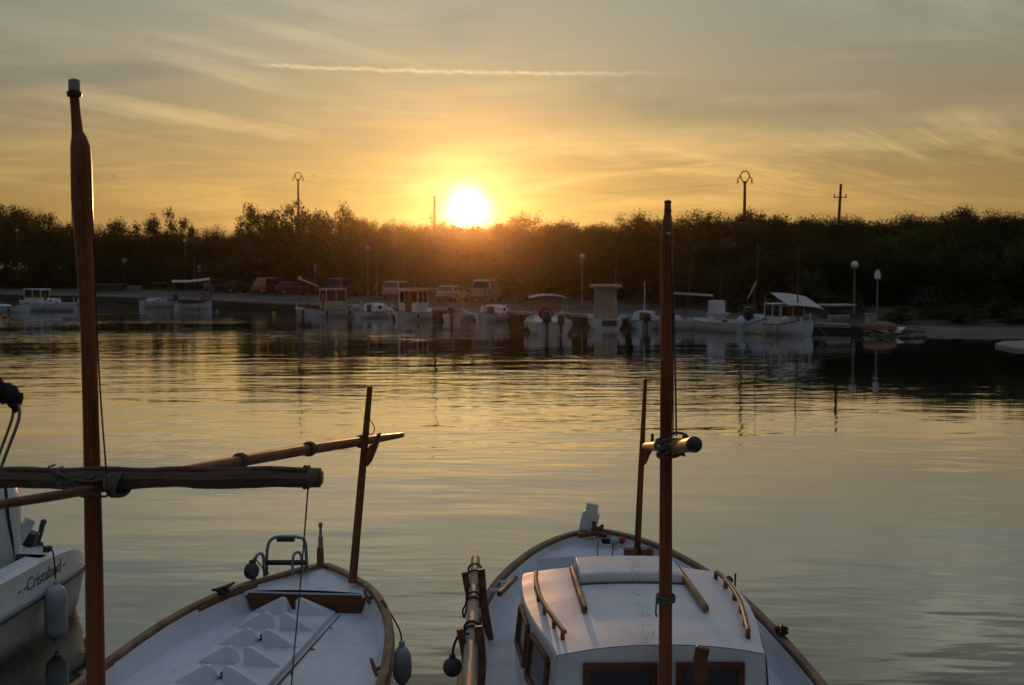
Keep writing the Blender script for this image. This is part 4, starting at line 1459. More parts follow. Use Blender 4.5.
# grab handle on the inner left bulwark
p0, p1 = LB(at(499.5, 594, 8.05)), LB(at(515.5, 578, 8.6))
gh = MB().tube([p0, p1], .021, 10).build('bulwark_handle', M_teak, boatB)
mb = MB()
for u in (0.25, .75):
    c = p0.lerp(p1, u)
    mb.tube([c, c + Vector((-.10, .02, -.01))], .014, 8)
mb.build('handle_foot', M_white, gh)

# crutches on the left side deck carrying a lashed pole
def curved_arm(pts, w, h, par):
    return MB().sweep(cat(pts, 5), w, h, up=(0, 1, 0)).build('pole_crutch', M_teak, par, bevel=.004)


for (ya_, lx0, lx1, rx1, base_px, base_py) in ((7.75, 464.5, 481, 0, 490, 640), (6.55, 460, 478.5, 0, 480, 690)):
    top = 569 if ya_ > 7 else 626
    a = LB(at(lx1, top, ya_)); b = LB(at(lx1 + 3, top + 35, ya_)); c = LB(at(base_px, base_py, ya_))
    curved_arm([a, b, c], .055, .034, boatB)
    a = LB(at(lx0, top + 3, ya_)); b = LB(at(lx0 + 5, top + 28, ya_)); c2_ = LB(at(base_px - 11, base_py - 12, ya_))
    curved_arm([a, b, c2_], .045, .034, boatB)
pA, pB = at(475.5, 559, 8.55), at(469, 690, 5.85)
pB = pA + (pB - pA) * 1.12
tp_ = thing('spare_pole', 'weathered wooden pole lashed in crutches along the left side of the cabin boat', 'pole', pA.lerp(pB, .5), 0)
off = pA.lerp(pB, .5)
MB().tube([pA - off, (pA.lerp(pB, .5) - off), pB - off], [.034, .040, .044], 12).build('shaft', M_polewood, tp_, 60)
d = (pB - pA).normalized()
sd = d.cross(Vector((0, 0, 1))).normalized(); up_ = sd.cross(d)
for u in (.10, .16, .34, .38, .55, .58):
    c = pA.lerp(pB, u)
    mb = MB().tube([c - off + (sd * math.cos(t) + up_ * math.sin(t)) * .048 + d * (.02 * math.sin(t)) for t in np.linspace(0, 6.283, 18)], .0075, 6, cap=False)
    if u in (.38, .58):
        c = c - off
        mb.tube(cat([c + Vector((-.045, 0, 0)), c + Vector((-.07, 0, -.05)), c + Vector((-.06, .01, -.10)), c + Vector((-.045, 0, -.03))], 5), .007, 6)
    mb.build('lashing', M_dkrope, tp_)
pf = at(452.5, 667, 6.6)
tb = thing('ball_fender', 'dark round ball fender hanging on the left side of the cabin boat', 'fender', pf, 0, 'fenders hanging on the near boats')
MB().ball((0, 0, 0), .058, 20).build('body', M_dkball, tb, 70)
MB().lathe([(.02, .052), (.018, .075), (.01, .08)], (0, 0, 0), 10).build('eye', M_rubber, tb)
MB().tube(cat([LB(pf + Vector((0, 0, .07))), LB(pf + Vector((.01, 0, .13))), LB(pf + Vector((.04, 0, .19))), LB(pf + Vector((.10, 0, .20)))], 6), .008, 6).build('fender_line', M_dkrope, boatB)

# rail block with rope on the right gunwale, a thin staff and a winch
p = LB(onz(782, 634, .93))
bq, zq, _ = interp_secs(SB, p.y)
cleat((bq - .015, p.y, zq + .03), 1.25, .9, M_metal_dk, boatB)
coil((bq - .01, p.y, zq + .035), .04, 3, .010, M_dkrope, boatB)
p = LB(at(728.5, 580, 8.3))
MB().ball((p.x, p.y, p.z), .035, 14, (1, 1.2, .9)).tube([p + Vector((0, 0, -.10)), p], .022, 8).build('winch', M_metal_dk, boatB)
p = LB(at(734.5, 586, 8.4)); p2 = LB(at(735.5, 573.5, 8.4))
MB().tube([p + Vector((0, 0, -.12)), p2], .007, 6).build('thin_staff', M_metal_dk, boatB)
# dark post in front of the aft wall, a wooden boom rest
p = at(703, 647, 5.75)
q = LB(p)
MB().sweep([(q.x - .028, q.y, .55), (q.x - .022, q.y, .95), (q.x - .012, q.y, q.z - .06), (q.x, q.y, q.z)], .072, .07, up=(0, 1, 0)).build('boom_rest', M_bulk, boatB, bevel=.012)

# ---------- the motor boat at the left edge, seen from its rounded stern quarter
m_loc = Vector((-5.2, 9.6, 0))
m_rot = -0.05
boatC = thing('motor_boat', 'white moulded motor boat with folded black bimini cut by the left edge', 'boat', m_loc, m_rot)
LC = Frame(m_loc, m_rot)
C_inv = Matrix.Translation(m_loc) @ Matrix.Rotation(m_rot, 4, 'Z')
XR = LC(at(56, 580, 10.2)).x            # right side of the hull in local x
BW = XR
# stations along y; the far end is rounded in plan and its top dips
st = [(-3.2, 1.0, .82, .50, .30), (-1.5, 1.0, .80, .50, .30), (-.2, 1.0, .785, .50, .29), (.5, 1.0, .78, .51, .28), (1.00, .99, .75, .515, .27), (1.25, .965, .69, .51, .24), (1.48, .92, .59, .485, .22), (1.68, .83, .485, .435, .20), (1.82, .68, .42, .375, .19), (1.90, .45, .40, .345, .18), (1.92, .0, .39, .335, .18)]
st = cat(st, 4)
def mrow(y, f, zt, zr, zc):
    h = BW * f
    hl = [(h * .93, zt), (h * .985, zt - .02), (h * 1.0, zr + .03), (h * 1.012, zr), (h * .985, zr - .04), (h * .93, zc), (h * .90, zc * .4), (h * .80, -.12), (h * .4, -.28), (0, -.32)]
    return [(x, y, z) for x, z in hl] + [(-x, y, z) for x, z in hl[::-1][1:]]
rows = [mrow(*s) for s in st]
MB().grid(rows).build('hull', M_white, boatC, 50)
rub = [(BW * f * 1.014, y, zr) for (y, f, zt, zr, zc) in st]
rubl = [(-x, y, z) for x, y, z in rub]
MB().sweep(rub, .045, .05).sweep(rubl, .045, .05).build('rubbing_strake', M_fender, boatC)
MB().sweep([(x + .012, y, z - .03) for x, y, z in rub], .03, .02).build('strake_insert', M_rubber, boatC)
mb = MB()
rows = []
for (y, f, zt, zr, zc) in st:
    h = BW * f
    rows.append([(-h * .93 + 2 * h * .93 * k / 6, y, zt + .012 * (1 - (2 * k / 6 - 1) ** 2)) for k in range(7)])
mb.grid([r for r, s in zip(rows, st) if s[0] > .55])
rows = []
for (y, f, zt, zr, zc) in [s for s in st if s[0] <= .62]:
    rows.append([(BW * f * .93, y, zt), (BW * f * .80, y, zt + .012), (BW * f * .78, y, zt - .02), (BW * f * .78, y, zt - .30)])
mb.grid(rows)
mb.grid([[(-x, y, z) for x, y, z in r] for r in rows])
mb.build('deck', M_deck, boatC, 40)
MB().grid([[(-BW * .78, y, .47), (BW * .78, y, .47)] for y in (-3.2, .60)]).grid([[(-BW * .78, .60, .47), (BW * .78, .60, .47)], [(-BW * .78, .60, .785), (BW * .78, .60, .785)]]).build('cockpit_floor', M_sand, boatC, 0)
# big white cowling beyond the cockpit at the frame's edge
pcw = LC(at(-16, 535, 10.2))
MB().lathe([(.20, -.52), (.27, -.45), (.31, -.1), (.32, .25), (.28, .44), (.17, .52), (.03, .54)], pcw, 22).build('console', M_white, boatC, 60)
# folded bimini: canvas roll on steel bows
YBm = 10.1
roll = [at(px, py, YBm) for px, py in ((-90, 372), (-50, 378), (-20, 384), (0, 390), (12, 396), (19, 404))]
rows = []
CR = cat([LC(p) for p in roll], 5)
for i, p in enumerate(CR):
    u = i / (len(CR) - 1)
    r = .085 + .012 * math.sin(i * 1.9) + .006 * math.sin(i * 4.1)
    if i in (0, len(CR) - 1):
        r *= .55
    rows.append([Vector(p) + Vector((.3 * r * math.cos(a), r * 1.1 * math.sin(a), (r * (1 + .12 * math.sin(3 * a + i))) * math.cos(a))) for a in np.linspace(0, 6.283, 15)[:-1]])
mb = MB().grid(rows, close=True)
mb.f.append(tuple(range(14))); mb.f.append(tuple(len(mb.v) - 14 + j for j in range(14)))
bim = mb.build('folded_bimini', M_black, boatC, 70)
mb = MB()
mb.tube(cat([LC(at(18, 404, YBm)), LC(at(19.5, 412, YBm)), LC(at(17, 425, YBm)), LC(at(3, 462, YBm)), LC(at(-14, 510, YBm)), LC(at(-26, 560, YBm))], 6), .016, 8)
mb.tube(cat([LC(at(13, 404, YBm + .1)), LC(at(13, 414, YBm + .1)), LC(at(10, 425, YBm + .1)), LC(at(-2, 458, YBm + .1)), LC(at(-22, 520, YBm + .1))], 6), .014, 8)
mb.build('bimini_frame', M_steel, boatC, 60)
MB().tube(cat([LC(at(5.5, 488, 10.0)), LC(at(8, 515, 10.05)), LC(at(12, 540, 10.1)), LC(at(13, 557, 10.15))], 5), .014, 8).build('strut', M_rubber, boatC)
# rod holder box with blue tube, dark block and green winch handle
p0, p1 = LC(at(10, 552, 10.35)), LC(at(31, 519, 10.45))
ax = (p1 - p0).normalized()
mb = MB()
rot = ax.to_track_quat('Z', 'Y').to_matrix()
mb.box(p0.lerp(p1, .62), (.105, .09, .26), rot)
mb.build('rod_holder', M_white, boatC, bevel=.012)
MB().tube([LC(at(-4, 560, 10.28)), LC(at(20, 533, 10.36))], .028, 12).build('blue_tube', M_blue, boatC)
MB().box(LC(at(31, 539, 10.6)), (.10, .12, .14), Matrix.Rotation(.35, 3, 'Y')).build('dark_block', M_metal_dk, boatC, bevel=.01)
wp = LC(at(36, 545, 10.75))
MB().box(wp, (.10, .10, .04)).tube([wp, LC(at(40.5, 533, 10.75)), LC(at(42.5, 524, 10.75))], [.034, .024, .026], 10).ball(LC(at(43.5, 522, 10.75)), .03, 12).build('winch_handle', M_green, boatC)
pk = LC(at(47.5, 549, 10.1))
MB().box(pk, (.055, .08, .05)).tube([pk, LC(at(40, 544, 10.6))], .012, 6).build('fender_clip', M_rubber, boatC, bevel=.006)
# name on the quarter
fc = bpy.data.curves.new('lettering', 'FONT')
fc.body = '- -Cristaland -'
fc.size = .145
fc.shear = .25
fc.extrude = .0015
fc.space_character = .92
fo = bpy.data.objects.new('lettering_curve', fc)
COL.objects.link(fo)
bpy.context.view_layer.update()
dg = bpy.context.evaluated_depsgraph_get()
me = bpy.data.meshes.new_from_object(fo.evaluated_get(dg))
bpy.data.objects.remove(fo)
me.materials.clear()
me.materials.append(M_letter)
xs_ = [v.co.x for v in me.vertices]
x0_, x1_ = min(xs_), max(xs_)
# wrap the letters along the side between rub rail and deck edge
ylo, yhi = LC((-4.1, 9.50, 0)).y, LC((-4.1, 10.42, 0)).y
SY = [s[0] for s in st]
for v in me.vertices:
    u = (v.co.x - x0_) / (x1_ - x0_)
    y = ylo + (yhi - ylo) * u
    f = float(np.interp(y, SY, [s[1] for s in st]))
    zt = float(np.interp(y, SY, [s[2] for s in st])); zr = float(np.interp(y, SY, [s[3] for s in st]))
    z = zr + .085 + v.co.y * 1.05
    q = (z - (zr + .03)) / max(.05, (zt - .02) - (zr + .03))
    x = BW * f * (1.0 - .015 * q) + .003 + v.co.z
    v.co = (x, y, z)
lo_ = bpy.data.objects.new('lettering', me)
COL.objects.link(lo_)
lo_.parent = boatC
# hanging fender
pfx = LC((-3.98, 9.95, 0.5))
fy_ = pfx.y
f_ = float(np.interp(fy_, SY, [s[1] for s in st]))
fx = BW * f_ + .105
fender('grey cylindrical fender hanging by a cord on the motor boat at the left edge', C_inv @ Vector((fx, fy_, at(57, 612, 9.95).z)), .098, .50, M_fender, 'fenders hanging on the near boats')
MB().tube(cat([pk, pk + Vector((.06, -.02, -.03)), Vector((fx, fy_ + .02, .50)), Vector((fx, fy_, at(57, 612, 9.95).z + .26))], 6), .008, 6).tube(cat([Vector((fx, fy_, .37)), Vector((fx - .02, fy_ - .07, .40)), Vector((fx - .03, fy_ - .05, .46)), Vector((fx, fy_, .47))], 6), .008, 6).build('fender_line', M_dkrope, boatC)
# ------------------------------------------------------------------ the far shore
HAZE_DENSITY, HAZE_G = 0.000085, 0.945
F_white = mat('far_white_hull', (0.66, 0.66, 0.66), (0.52, 0.50, 0.47), 0.45, 1.5, lo=0.4, hi=0.8)
F_cream = mat('far_cream_paint', (0.50, 0.43, 0.33), (0.40, 0.34, 0.26), 0.5, 1.5)
F_tarp = mat('beige_tarpaulin', (0.42, 0.33, 0.25), (0.33, 0.26, 0.19), 0.8, 1.2, bump=0.03, spec=0.2)
F_awning = mat('cream_awning', (0.55, 0.51, 0.43), (0.47, 0.43, 0.36), 0.8, 1.5, bump=0.01, spec=0.2)
F_bluetarp = mat('pale_blue_cover', (0.42, 0.47, 0.54), (0.33, 0.37, 0.43), 0.7, 2, bump=0.03, spec=0.2)
F_dark = mat('far_dark_canvas', (0.03, 0.03, 0.035), (0.045, 0.045, 0.05), 0.8, 2, spec=0.2)
F_brown = mat('far_brown_wood', (0.16, 0.07, 0.03), (0.10, 0.045, 0.02), 0.5, 3)
F_glass = mat('far_glass', (0.03, 0.032, 0.035), (0.02, 0.02, 0.022), 0.08, 2)
F_motor = mat('dark_outboard', (0.025, 0.024, 0.024), (0.04, 0.038, 0.036), 0.35, 3)
F_redc = mat('red_cover', (0.17, 0.022, 0.014), (0.12, 0.02, 0.012), 0.7, 2, spec=0.2)
F_yel = mat('yellow_float', (0.60, 0.42, 0.03), (0.5, 0.34, 0.03), 0.5, 4)
F_orange = mat('orange_float', (0.62, 0.15, 0.03), (0.5, 0.11, 0.02), 0.5, 4)
F_kayak = mat('faded_orange_hull', (0.26, 0.085, 0.04), (0.20, 0.065, 0.03), 0.5, 2)
F_galv = mat('galvanised_post', (0.22, 0.21, 0.19), (0.16, 0.15, 0.14), 0.6, 3, metal=0.3)
F_sign = mat('sign_plate', (0.36, 0.37, 0.38), (0.30, 0.31, 0.32), 0.5, 3)
F_signblue = mat('blue_sign_plate', (0.10, 0.24, 0.28), (0.08, 0.18, 0.22), 0.5, 3)
F_tyre = mat('tyre_rubber', (0.02, 0.02, 0.02), (0.03, 0.03, 0.03), 0.8, 5)
F_rim = mat('wheel_rim', (0.35, 0.35, 0.35), (0.25, 0.25, 0.25), 0.4, 4, metal=0.7)
F_lampg = mat('opal_globe', (0.70, 0.68, 0.62), (0.6, 0.58, 0.53), 0.25, 3)
F_wood_pole = mat('tarred_pole', (0.07, 0.05, 0.035), (0.045, 0.035, 0.025), 0.9, 2, spec=0.2)


def paint(name, c):
    return mat(name, c, tuple(v * 0.85 for v in c), 0.3, 1.2, coat=0.4)


FAR = []


def hull_secs(L, B, fb, bow, transom):
    """half-beam and sheer along y, bow at +L/2"""
    if transom:
        k = [(-.5, .40, fb), (-.3, .48, fb * .98), (0, .5, fb), (.2, .47, fb * 1.06), (.35, .36, fb * 1.18), (.44, .21, bow * .95), (.5, .015, bow)]
    else:
        k = [(-.5, .02, fb * 1.25), (-.45, .19, fb * 1.15), (-.33, .38, fb * 1.02), (-.1, .5, fb * .95), (.1, .5, fb), (.3, .40, fb * 1.15), (.43, .21, bow * .94), (.5, .015, bow)]
    return cat([(y * L, b * B, z, -.25) for y, b, z in k], 4)[::-1]


def far_boat(label, px, yw, head, L, B, fb=.55, bow=.85, transom=False, hullm=None, rail=None, stem=True, group='boats moored along the far quay', deckz=-.12, name='moored_boat'):
    """head: direction of the bow, degrees clockwise from straight away from the camera"""
    p = onz(px, yw, 0)
    t = thing(name, label, 'boat', (p.x, p.y, 0), -R(head), group)
    hm = hullm or F_white
    secs = hull_secs(L, B, fb, bow, transom)
    mb = MB()
    hull_shell(mb, secs, 8)
    if transom:
        y, b, zs, zk = secs[-1]
        rows = [[(b * math.copysign(abs(math.sin(a)) ** .72, a), y, zs - (zs - zk) * max(0, math.cos(a)) ** .9) for a in np.linspace(-math.pi / 2, math.pi / 2, 9)]]
        rows.append([(x_[0] * .98, y, zs) for x_ in rows[0]])
        mb.grid(rows)
    mb.build('hull', hm, t, 50)
    rows = []
    for (y, b, zs, zk) in secs:
        bi = max(b - .06, .005)
        rows.append([(-bi, y, zs - .01), (-bi * .98, y, zs + deckz), (0, y, zs + deckz + .02), (bi * .98, y, zs + deckz), (bi, y, zs - .01)])
    MB().grid(rows).build('deck', F_white, t, 40)
    g1, g2 = gunwale_paths(secs, -.005, .01)
    MB().sweep(g1, .07, .05).sweep(g2, .07, .05).build('gunwale', rail or F_brown, t)
    if stem and not transom:
        MB().box((0, L / 2 + .01, bow * .55 + .12), (.07, .09, bow * .95 + .3)).build('stem_post', hm, t, bevel=.01)
    FAR.append((t, secs))
    return t


def cuddy(t, y0, y1, w, z0, h, m_, door=True, aft=True, windows=1):
    mb = MB()
    rows = []
    for y, f, hh in ((y0, 1, h), (y0 + .02, 1, h), ((y0 + y1) / 2, .98, h), (y1 - .3, .86, h * .86), (y1, .7, h * .45)):
        ring = []
        for a in np.linspace(0, math.pi, 11):
            cx = math.copysign(abs(math.cos(a)) ** .55, math.cos(a)) * w / 2 * f
            ring.append((cx, y, z0 + hh * abs(math.sin(a)) ** .5))
        rows.append(ring)
    mb.grid(rows)
    mb.f.append(tuple(range(11)))
    mb.f.append(tuple(len(mb.v) - 11 + j for j in range(10, -1, -1)))
    c = mb.build('cabin', m_, t, 40)
    if door:
        MB().box((0, y0 - .015, z0 + h * .42), (w * .34, .03, h * .8)).build('door', F_brown, t, bevel=.005)
    for k in range(windows):
        for s in (-1, 1):
            MB().box((s * w * .485, y0 + (y1 - y0) * (.30 + .3 * k), z0 + h * .55), (.03, (y1 - y0) * .2, h * .34)).build('window', F_glass, t, bevel=.004)
    return c


def wheelhouse(t, y0, y1, w, z0, h, m_, over=.12, roofm=None, front=True, aft_open=False):
    """upright house: corner posts, sills, glass and an overhanging roof"""
    sill = z0 + h * .45
    mb = MB()
    mb.box((0, y1, (z0 + sill) / 2), (w, .05, sill - z0))
    for s in (-1, 1):
        mb.box((s * w / 2, (y0 + y1) / 2, (z0 + sill) / 2), (.05, y1 - y0 - .06, sill - z0))
    if not aft_open:
        mb.box((0, y0, (z0 + sill) / 2), (w, .05, sill - z0))
    zt = z0 + h
    for x, y in ((-w / 2, y0), (w / 2, y0), (-w / 2, y1), (w / 2, y1), (0, y1), (-w / 2, (y0 + y1) / 2), (w / 2, (y0 + y1) / 2)):
        mb.box((x, y, (sill + zt) / 2), (.08, .08, zt - sill - .004))
    mb.box((0, y1, zt - .06), (w, .06, .11)).box((0, y0, zt - .06), (w, .06, .11))
    wh = mb.build('wheelhouse', m_, t, bevel=.006)
    for x0, x1 in ((-w / 2 + .04, -.04), (.04, w / 2 - .04)):
        MB().box(((x0 + x1) / 2, y1, (sill + zt) / 2 - .05), (x1 - x0, .015, zt - sill - .12)).build('window', F_glass, wh)
    for s in (-1, 1):
        MB().box((s * w / 2, (y0 + y1) / 2, (sill + zt) / 2 - .05), (.015, y1 - y0 - .1, zt - sill - .14)).build('window', F_glass, wh)
    MB().box((0, y0 - .01, z0 + h * .42), (w * .36, .06, h * .8)).build('door', F_brown, wh, bevel=.004)
    MB().box((0, (y0 + y1) / 2 - over * .3, zt + .035), (w + 2 * over, y1 - y0 + 2 * over, .07), taper=(.96, .97)).build('roof', roofm or m_, t, bevel=.02)


def pole(t, name, a, b, r0, r1, m_):
    return MB().tube([a, b], [r0, r1], 8).build(name, m_, t)


def outboard(t, y, z, x=0, s=1.0, m_=None, tilt=0.0):
    rot = Matrix.Rotation(tilt, 4, 'X')
    M_ = Matrix.Translation(Vector((x, y, z))) @ rot
    mb = MB()
    prof = [(.05, .55), (.15, .52), (.19, .38), (.19, .12), (.13, .05), (.05, .03)]
    n = 12
    rows = []
    for r, zz in prof:
        rows.append([M_ @ Vector((r * s * math.cos(a), r * 1.25 * s * math.sin(a) - .16 * s, zz * s)) for a in np.linspace(0, 6.283, n + 1)[:-1]])
    mb.grid(rows, close=True)
    mb.f.append(tuple(range(n))); mb.f.append(tuple(len(mb.v) - n + j for j in range(n)))
    o = mb.build('outboard_motor', m_ or F_motor, t, 50)
    MB().add(*(lambda P_, f: (P_, f))([M_ @ Vector(v) for v in ((-.05 * s, -.24 * s, .06 * s), (.05 * s, -.24 * s, .06 * s), (.05 * s, -.08 * s, .06 * s), (-.05 * s, -.08 * s, .06 * s), (-.03 * s, -.26 * s, -.55 * s), (.03 * s, -.26 * s, -.55 * s), (.03 * s, -.10 * s, -.55 * s), (-.03 * s, -.10 * s, -.55 * s))],
             [(3, 2, 1, 0), (4, 5, 6, 7), (0, 1, 5, 4), (1, 2, 6, 5), (2, 3, 7, 6), (3, 0, 4, 7)])).build('motor_leg', m_ or F_motor, o)
    return o


def awning(t, y0, y1, w, z0, z1, m_, sag=.06, posts=True, pz=.6, arch=.08, skirt=0.0):
    rows = []
    for i in range(7):
        u = i / 6
        y = y0 + (y1 - y0) * u
        z = z0 + (z1 - z0) * u - sag * math.sin(math.pi * u)
        rows.append([(w / 2 * (-1 + k / 4), y, z + arch * (1 - (-1 + k / 4) ** 2) - (skirt if k in (0, 8) else 0)) for k in range(9)])
    mb = MB().grid(rows)
    rows2 = [[(p[0], p[1], p[2] - .03) for p in r] for r in rows]
    mb.grid(rows2)
    for ring in (0, -1):
        mb.grid([rows[ring], rows2[ring]])
    mb.grid([[r[0] for r in rows], [r[0] for r in rows2]]).grid([[r[-1] for r in rows], [r[-1] for r in rows2]])
    a = mb.build('awning', m_, t, 50)
    if posts:
        for s in (-1, 1):
            pole(t, 'awning_post', (s * w * .46, y0 + .05, pz), (s * w * .46, y0 + .05, z0), .02, .02, M_steel)
            pole(t, 'awning_post', (s * w * .46, y1 - .05, pz), (s * w * .46, y1 - .05, z1), .02, .02, M_steel)
    return a


# leftmost boat, cut by the frame
t = far_boat('white boat with a tall stem post cut by the left edge of the photo', 5, 312.5, 96, 4.6, 1.7, .55, .85)
pole(t, 'mast', (0, -.2, .4), (0, -.2, 2.2), .035, .03, F_brown)
cuddy(t, -1.0, .6, 1.0, .45, .32, F_white, door=False)
# motor cruiser side on
t = far_boat('white motor cruiser with a windowed wheelhouse moored side on at the far left', 49, 311, -82, 5.9, 2.1, .75, 1.0, True, stem=False, rail=F_white)
wheelhouse(t, .35, 2.0, 1.5, .68, 1.35, F_white, .10)
cuddy(t, -.9, .3, 1.3, .66, .55, F_white, door=False)
outboard(t, -2.95, .55, 0, 1.15, F_bluetarp)
pole(t, 'stern_post', (.55, -2.2, .6), (.55, -2.2, 1.3), .04, .03, F_white)
# small boat with dark canopy
t = far_boat('small white boat with a flat dark canopy and dark outboard left of the awning boat', 157, 307.5, 215, 4.4, 1.9, .6, .8, True, stem=False, rail=F_white)
awning(t, -.9, 1.0, 1.9, 2.55, 2.55, F_dark, 0, True, .5)
cuddy(t, -.2, 1.3, 1.1, .5, .5, F_white, door=False)
outboard(t, -2.2, .75, .1, 1.35)
MB().ball((.5, -1.4, .75), .28, 12, (1, 1.3, .8)).build('canvas_bundle', F_bluetarp, t)
# llaut with white awning
t = far_boat('white double ended boat shaded by a long white awning near the left signs', 193, 309.5, 78, 3.5, 1.65, .6, .95)
awning(t, -1.9, 1.65, 1.9, 2.75, 3.0, F_awning, .10, True, .6, .15, .05)
MB().box((0, 1.70, 1.9), (.55, .05, 1.9)).build('red_curtain', F_redc, t, bevel=.01)
MB().box((.1, 1.1, 1.35), (.7, .7, .9)).build('console', F_galv, t, bevel=.03)
# small open white boat with long boom
t = far_boat('small open white boat with two bare masts and a long raised boom', 305, 314.5, -38, 2.9, 1.3, .45, .65)
pole(t, 'mast', (0, 1.0, .3), (.02, 1.0, 2.5), .035, .03, F_brown)
pole(t, 'mast', (0, -.5, .3), (0, -.5, 2.2), .035, .03, F_brown)
bm_ = pole(t, 'boom', (0, .9, 3.05), (0, -2.4, 2.45), .09, .06, F_awning)
MB().ball((0, .9, 3.12), .17, 10, (1, 1.4, 1)).build('sail_bundle', F_awning, bm_)
# cabin boat beige
t = far_boat('white boat with an upright beige wheelhouse and flat roof', 337, 316.5, 58, 4.4, 1.8, .55, .9)
wheelhouse(t, -1.2, .5, 1.35, .48, 1.75, F_cream, .12, F_awning)
pole(t, 'antenna', (.3, .2, 2.2), (.3, .2, 4.6), .02, .012, F_galv)
MB().ball((.4, 1.5, .75), .3, 12, (1, 1.2, .8)).build('canvas_bundle', F_bluetarp, t)
pole(t, 'fender_pole', (-.75, -1.0, .3), (-.75, -1.0, 1.25), .06, .06, F_white)
# small cuddy boat
t = far_boat('small white boat with a rounded cuddy, brown doorway and short raked mast', 374, 317.5, 40, 4.0, 1.9, .5, .8)
cuddy(t, -.5, 1.2, 1.45, .42, .75, F_white)
pole(t, 'mast', (.2, -.2, 1.1), (.25, -.2, 2.3), .04, .03, F_brown)
pole(t, 'yard', (.25, -.2, 2.2), (.55, -.1, 2.75), .035, .03, F_awning)
# wheelhouse with T-top
t = far_boat('white boat with a windowed wheelhouse under a long flat roof', 414, 320, 22, 4.8, 2.15, .6, .95)
wheelhouse(t, -.9, .7, 1.55, .52, 1.75, F_white, .08)
MB().box((.45, -.35, 2.37), (2.4, 2.1, .06)).build('top_shade', F_awning, t, bevel=.015)
pole(t, 'antenna', (.1, .0, 2.3), (.1, .0, 3.3), .02, .015, F_galv)
for s in (-1, 1):
    MB().ball((s * .95, -1.4, .62), .13, 10, (1, 1, 1.5)).build('stern_fender', F_white, t)
# dinghy
t = far_boat('low white dinghy with a dark outboard left of the cuddy boat with the square door', 459, 320.5, 15, 3.4, 1.75, .45, .6, True, stem=False, rail=F_white)
MB().grid([[(-.75, .2, .5), (0, .2, .78), (.75, .2, .5)], [(-.6, 1.2, .55), (0, 1.2, .75), (.6, 1.2, .55)], [(-.02, 1.66, .6), (0, 1.66, .62), (.02, 1.66, .6)]]).build('bow_cover', F_bluetarp, t)
outboard(t, -1.65, .55, 0, 1.25, tilt=.35)
# llaut with square dark doorway
t = far_boat('white double ended boat with low cuddy and square dark doorway below the parked van', 493, 321.5, 24, 4.4, 2.15, .6, .9)
cuddy(t, -.4, 1.3, 1.75, .5, .72, F_white)
pole(t, 'mast', (-.4, -.5, .6), (-.4, -.5, 2.6), .04, .03, F_brown)
for s in (-1, 1):
    MB().ball((s * 1.02, -1.0, .55), .12, 10, (1, 1, 1.6)).build('side_fender', F_white, t)
# sports boat under bimini, stern to us
t = far_boat('white sports boat stern on with tubular bimini arch, red cover and dark outboards', 548, 333, -4, 5.2, 2.45, .75, 1.0, True, stem=False, rail=F_white)
aw = awning(t, -.6, 1.2, 2.15, 2.05, 2.1, F_bluetarp, 0, True, .75, .16, .0)
MB().ball((-.1, .2, 1.1), .42, 14, (1.1, 1.2, .85)).build('red_cover', F_redc, t)
outboard(t, -2.55, .65, -.35, 1.35)
outboard(t, -2.55, .60, .45, 1.05)
for s in (-1, 1):
    MB().tube(cat([(s * 1.05, -2.3, .75), (s * 1.08, -2.2, 1.15), (s * 1.12, -.8, 1.2), (s * 1.1, .3, 1.15), (s * 1.08, .4, .8)], 5), .022, 7).build('side_rail', M_steel, t)
MB().ball((.75, -.4, 1.1), .22, 10, (1, 1.3, 1)).build('seat_cushion', F_cream, t)
# fishing boat with tall tarpaulin-covered house
t = far_boat('fishing boat with a tall wheelhouse wrapped in beige tarpaulin and overhanging roof', 605, 328, 2, 5.2, 2.2, .65, 1.0, True, stem=False)
rows = []
for z, w_ in ((.62, 1.52), (1.2, 1.42), (2.2, 1.34), (2.5, 1.34)):
    ring = []
    for a in np.linspace(0, 6.283, 25)[:-1]:
        c, s = math.cos(a), math.sin(a)
        ring.append((w_ / 2 * math.copysign(abs(c) ** .35, c) * (1 + .012 * math.sin(9 * a + z * 3)), -.6 + .9 * math.copysign(abs(s) ** .35, s), z))
    rows.append(ring)
MB().grid(rows, close=True).build('tarpaulin_house', F_tarp, t, 50)
MB().box((0, -.55, 2.52), (1.62, 2.2, .10)).build('roof_edge', F_tarp, t, bevel=.03)
MB().box((0, -.55, 2.68), (2.0, 2.6, .20), taper=(.92, .95)).build('roof', F_tarp, t, bevel=.06)
pole(t, 'antenna', (.6, -.3, 2.7), (.68, -.3, 4.4), .02, .012, F_galv)
pole(t, 'flag_staff', (-.02, -2.4, .6), (-.02, -2.4, 1.1), .025, .02, F_white)
for s in (-1, 1):
    MB().box((s * 1.0, -1.8, .80), (.34, .4, .22)).build('stern_box', F_white, t, bevel=.03)
MB().box((.15, -2.62, .42), (.9, .06, .35)).build('stern_board', F_brown, t, bevel=.01)
# cuddy boat stern on
t = far_boat('white cuddy boat with dark outboard just left of the right mast', 644, 328.5, 8, 4.3, 1.95, .5, .8)
cuddy(t, -.5, 1.3, 1.5, .45, .68, F_white)
outboard(t, -2.0, .45, .25, 1.1)
pole(t, 'white_staff', (0, .3, 1.1), (.02, .3, 3.0), .03, .03, F_white)
